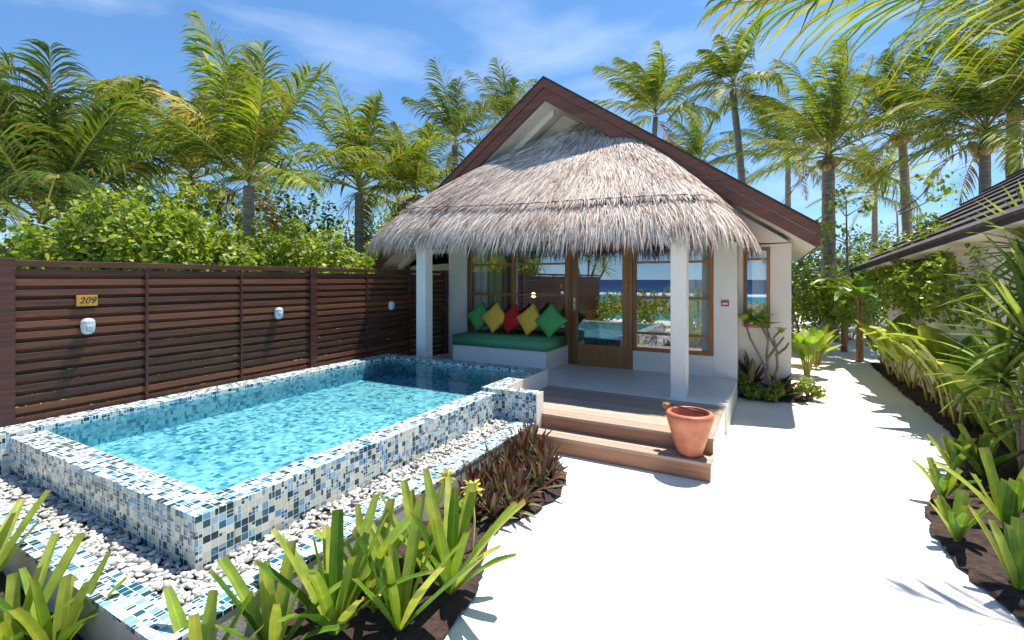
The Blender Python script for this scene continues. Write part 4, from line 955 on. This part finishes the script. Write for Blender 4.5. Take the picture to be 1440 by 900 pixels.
for i,(px,fwd) in enumerate([(1135,14.5),(1152,13.4),(1170,14.8),(1122,13.0),(1196,13.6)]):
    p=at(px,fwd); taro(p.x,p.y,0,.55,730+i,['low leafy plant on far sand, second from the villa wall','low leafy plant on far sand in the middle of the row','low leafy plant on far sand behind the banana stems','low leafy plant on far sand closest to the villa wall','low leafy plant on far sand nearest the hut'][i],GF,n=7)
# ------------------------------------------------------------------ coconut palms
def frond(b,rb,base,d0,L,rs,wind,droop,nl=44,ll=.75,lw=.042,hang=1.15):
    nseg=14; cur=Vector(base); d=Vector(d0).normalized(); pts=[cur.copy()]; ds=[d.copy()]
    for k in range(nseg):
        cur=cur+d*(L/nseg); t=(k+1)/nseg
        d=(d+(Vector((0,0,-droop))+Vector(wind)*.8)*(t*.9+.15)/nseg*2).normalized(); pts.append(cur.copy()); ds.append(d.copy())
    rb.tube(pts,[.035*(1-.85*k/nseg)*(L/3.5) for k in range(nseg+1)],5)
    Ls=[];Rs=[]
    for i in range(nl):
        t=.14+.86*(i/(nl-1)); f=t*nseg; k=min(int(f),nseg-1); p=pts[k].lerp(pts[k+1],f-k); d=ds[k]
        sd=d.cross(Vector((0,0,1)))
        if sd.length<.05: sd=Vector((1,0,0))
        sd.normalize(); up=sd.cross(d).normalized()
        ln_=ll*(math.sin(math.pi*min(1,(.12+t*.86)))**.55)*rs.uniform(.85,1.1)
        if rs.random()<.04: continue
        for s in (1,-1):
            v=(sd*s*(.95-.35*t)+d*(.45+.6*t)+up*(.18)+Vector(wind)*.7+Vector((rs.gauss(0,.13),rs.gauss(0,.13),rs.gauss(0,.13)))).normalized()
            q=p.copy(); P3=[q.copy()]
            m=4
            for j in range(m):
                q=q+v*(ln_/m); v=(v+Vector((0,0,-hang*rs.uniform(.7,1.3)))*.33*(1+j*.3)/1.3+Vector(wind)*.22).normalized(); P3.append(q.copy())
            wv=v.cross(Vector((0,0,1))).cross(v) if rs.random()<.0 else d.cross(v)
            wv=wv.normalized() if wv.length>.05 else d; wv=(d*.75+wv*.35).normalized()
            w=lw*rs.uniform(.8,1.15)*.5; ws=[w*.7,w,w*.85,w*.5,w*.05]
            Ls.append([(P3[j]+wv*ws[j])[:] for j in range(m+1)]); Rs.append([(P3[j]-wv*ws[j])[:] for j in range(m+1)])
    b.strips(np.array(Ls),np.array(Rs))
def palm(px,fwd,pyc,label,seed,nf=18,L=3.2,wind=(-.25,0,0),lean=(0,0),mat='frond',group='coconut palms around the villa',droop=.75,tr=.13,elmin=-25,elmax=82,ll=.75,extra=(),dead=2,nl=52,root=None,azr=None,hang=1.2,cw=None):
    p=at(px,fwd); zc=zat(pyc,fwd) if cw is None else cw; rs=random.Random(seed)
    if root is not None: p=Vector(root)
    e=empty('coconut_palm',(p.x-lean[0],p.y-lean[1],0),label=label,cat='palm',group=group)
    b=MB();rb=MB();tb=MB();db_=MB()
    top=Vector((lean[0],lean[1],zc)); n=26
    pts=[];rad=[]
    for k in range(n+1):
        t=k/n; pts.append((lean[0]*t**1.6,lean[1]*t**1.6,zc*t-.1*(1-t))); rad.append(tr*(1.35-.45*t+.03*(k%2)) if t<.1 else tr*(1.1-.35*t+.05*(k%2)))
    tb.tube(pts,rad,12); tb.build('trunk',M['trunk'],e,smooth=True)
    for i in range(nf):
        t=i/max(nf-1,1); az=i*2.399+rs.uniform(-.25,.25)
        if azr: az=azr[0]+(azr[1]-azr[0])*rs.random()
        el=R(elmin+(elmax-elmin)*t**.8+rs.uniform(-7,7))
        d=(math.cos(az)*math.cos(el),math.sin(az)*math.cos(el),math.sin(el))
        frond(b,rb,top+Vector((0,0,.05+.25*t)),d,L*rs.uniform(.8,1.1)*(1 if t<.8 else .85),rs,wind,droop*rs.uniform(.7,1.2)*(1.15-t*.45),nl=nl,ll=ll*rs.uniform(.95,1.2),hang=hang*rs.uniform(.8,1.4))
    yb=MB()
    for (az,el,LL) in extra:
        az,el=R(az),R(el); frond(yb,rb,top+Vector((0,0,.3)),(math.cos(az)*math.cos(el),math.sin(az)*math.cos(el),math.sin(el)),LL,rs,(0,0,0),1.15,nl=nl+22,ll=ll*1.15,lw=.05,hang=1.8)
    if extra: yb.build('yellow_fronds',M['frond_yy'],e)
    b.build('crown',M[mat],e)
    for i in range(dead):
        az=rs.uniform(0,6.28); el=R(rs.uniform(-50,-15)); frond(db_,rb,top,(math.cos(az)*math.cos(el),math.sin(az)*math.cos(el),math.sin(el)),L*.6,rs,(0,0,0),1.2,nl=26,ll=ll*.7)
    if dead: db_.build('dry_fronds',M['deadfrond'],e)
    if seed in (813,814,819):
        for q in range(7):
            az=q*.9; cb=MB(); cb.lathe([(.001,-.13),(.07,-.09),(.10,0),(.075,.09),(.001,.12)],c=(top.x+.22*math.cos(az),top.y+.22*math.sin(az),top.z-.12-.09*(q%3)),seg=10); cb.build('coconut',M['coconut'],e,smooth=True)
    rb.build('frond_stalks',M['rachis'],e,smooth=True)
    return e
WL_=(-.62*CS,-.62*SN,-.02)
w0=(-.16*CS,-.16*SN,0); wr_=(.16*CS,.16*SN,.02)
camR=math.degrees(TH)  # azimuth of camera right direction
palm(60,7.6,318,'big low palm at the left edge whose fronds rise from behind the shrubs',801,nf=19,L=2.6,wind=w0,elmin=25,elmax=86,droop=.6,dead=1,ll=.8,nl=60,lean=(.1,.1))
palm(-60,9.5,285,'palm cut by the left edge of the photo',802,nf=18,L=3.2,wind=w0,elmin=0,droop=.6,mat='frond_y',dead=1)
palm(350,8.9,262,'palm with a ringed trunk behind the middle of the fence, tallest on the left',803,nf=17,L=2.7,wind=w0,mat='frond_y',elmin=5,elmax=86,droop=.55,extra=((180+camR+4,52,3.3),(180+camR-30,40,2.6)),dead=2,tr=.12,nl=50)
palm(268,11.5,258,'palm with a brown trunk just left of the tallest left palm',804,nf=18,L=2.5,wind=w0,mat='frond_y',elmin=-5,dead=3)
palm(170,12.5,262,'palm behind the arching frond at upper left',805,nf=18,L=2.5,wind=w0,elmin=-5)
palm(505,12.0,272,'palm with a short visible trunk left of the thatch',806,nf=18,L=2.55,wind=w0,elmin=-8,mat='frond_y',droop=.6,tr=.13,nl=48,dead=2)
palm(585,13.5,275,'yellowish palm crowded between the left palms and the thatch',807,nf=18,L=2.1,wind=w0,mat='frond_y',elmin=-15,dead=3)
palm(640,15.5,205,'palm rising just left of the gable',808,nf=14,L=2.3,wind=w0,elmin=0,elmax=80,droop=.8,nl=46)
palm(712,20,178,'distant palm peeking over the left roof slope',809,nf=15,L=2.4,wind=w0,elmin=0,dead=0)
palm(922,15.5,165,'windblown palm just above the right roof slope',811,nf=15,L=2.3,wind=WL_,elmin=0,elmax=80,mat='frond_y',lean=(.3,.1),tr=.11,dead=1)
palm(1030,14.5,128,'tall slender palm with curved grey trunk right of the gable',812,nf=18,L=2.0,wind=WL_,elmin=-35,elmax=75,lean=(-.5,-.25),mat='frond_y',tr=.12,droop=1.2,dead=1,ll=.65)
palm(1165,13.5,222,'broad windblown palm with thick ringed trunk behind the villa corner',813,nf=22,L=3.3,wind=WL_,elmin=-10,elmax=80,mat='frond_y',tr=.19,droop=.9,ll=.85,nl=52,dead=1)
palm(1268,14.5,186,'palm with a slightly leaning trunk above the hut roof tip',814,nf=17,L=2.7,wind=WL_,elmin=-20,elmax=84,tr=.14,lean=(-.25,-.2),dead=3)
palm(1108,20,225,'background palm left of the broad windblown palm',815,nf=16,L=3.2,wind=WL_,mat='frond')
palm(1230,21,275,'low background palm between the two right trunks',816,nf=16,L=3.0,wind=WL_,mat='frond_y')
palm(1425,12.5,60,'tall palm at the upper right edge',818,nf=20,L=3.2,wind=WL_,elmin=-30,elmax=70,droop=1.0,tr=.16,nl=50)
palm(1385,11.0,195,'windblown palm above the hut roof at right',819,nf=20,L=3.0,wind=WL_,elmin=-15,elmax=75,mat='frond_y',droop=.9,nl=50,ll=.8)
palm(1470,10.5,165,'palm cut by the right edge of the photo above the hut',820,nf=20,L=3.2,wind=WL_,elmin=-15,elmax=75,nl=48)
palm(985,21,235,'distant small palm showing just over the right roof slope',822,nf=14,L=2.6,wind=WL_,dead=0)
palm(560,22,290,'distant palm low behind the thatch corner',823,nf=16,L=3.2,wind=w0,mat='frond_y')
# overhanging palm, trunk outside the frame on the right
e=empty('coconut_palm',(3.9,4.3,0),label='palm standing outside the frame whose frond hangs across the upper right corner',cat='palm',group='coconut palms around the villa')
tb=MB(); tb.tube([(0,0,-.1),(.05,0,2),(-.1,0,3.4)],[.17,.14,.12],12); tb.build('trunk',M['trunk'],e,smooth=True)
b=MB();rb=MB(); rs=random.Random(77)
frond(b,rb,(-.1,0,3.16),(-.93,-.30,.05),4.25,rs,(-.06,-.03,0),.02,nl=88,ll=.92,lw=.030,hang=1.5)
frond(b,rb,(-.1,0,3.5),(-.95,.16,.32),2.7,rs,(0,0,0),.16,nl=50,ll=.75,lw=.035,hang=.8)
for (az,el,LL) in ((60,40,3),(10,30,3),(-40,30,3),(100,50,3),(330,60,3)):
    az,el=R(az),R(el); frond(b,rb,(-.1,0,3.8),(math.cos(az)*math.cos(el),math.sin(az)*math.cos(el),math.sin(el)),LL,rs,(0,0,0),.5,nl=44,ll=.75)
b.build('crown',M['frond_y'],e); rb.build('frond_stalks',M['rachis'],e,smooth=True)
# ------------------------------------------------------------------ what the windows mirror: reef, shore plants and trees behind the viewer
b=MB(); rs=random.Random(3)
for k in range(60):
    x=rs.uniform(-60,10);y=rs.uniform(-46,-32); s=rs.uniform(1,3); b.lathe([(s,0),(s*.9,.3),(s*.5,.6),(.01,.7)],c=(x,y,-1.5),seg=9)
tag(b.build('reef',M['rock'],smooth=False),'low brown reef flat along the shore behind the viewer','reef',kind='structure')
labs=['green shore bush mirrored in the door glass','round shore bush mirrored beside the first','shore bush mirrored at the right of the door glass','low shore bush mirrored in the right window','shore bush mirrored in the right window edge','far left shore bush behind the viewer']
for i,(x,y,h) in enumerate([(-5.5,-1.8,1.1),(-4.0,-3.2,1.0),(-2.6,-2.6,1.0),(-1.3,-3.6,1.0),(.4,-3.4,1.0),(-8.5,-2.5,1.2)]):
    bush(x,y,h,1.8,900+i,labs[i],'shore bushes behind the viewer',n=1500,size=.10,z0=.1)
pandanus(-6.4,-2.6,[(.1,0,2.5),(.8,.3,2.1),(-.6,0,2.9),(.5,-.4,3.2)],950,'forked pandanus tree on the shore mirrored in the door glass',.8,n=40,name='pandanus_tree',cat='tree')
pandanus(-9.5,-3.2,[(.1,0,2.8),(.9,.3,2.4),(-.6,0,3.1)],951,'second pandanus tree on the shore mirrored in the window',.8,n=36,name='pandanus_tree',cat='tree')
pandanus(-2.2,-2.0,[(0,0,.9)],952,'low pandanus mirrored in the window right of the door',.8,n=40)
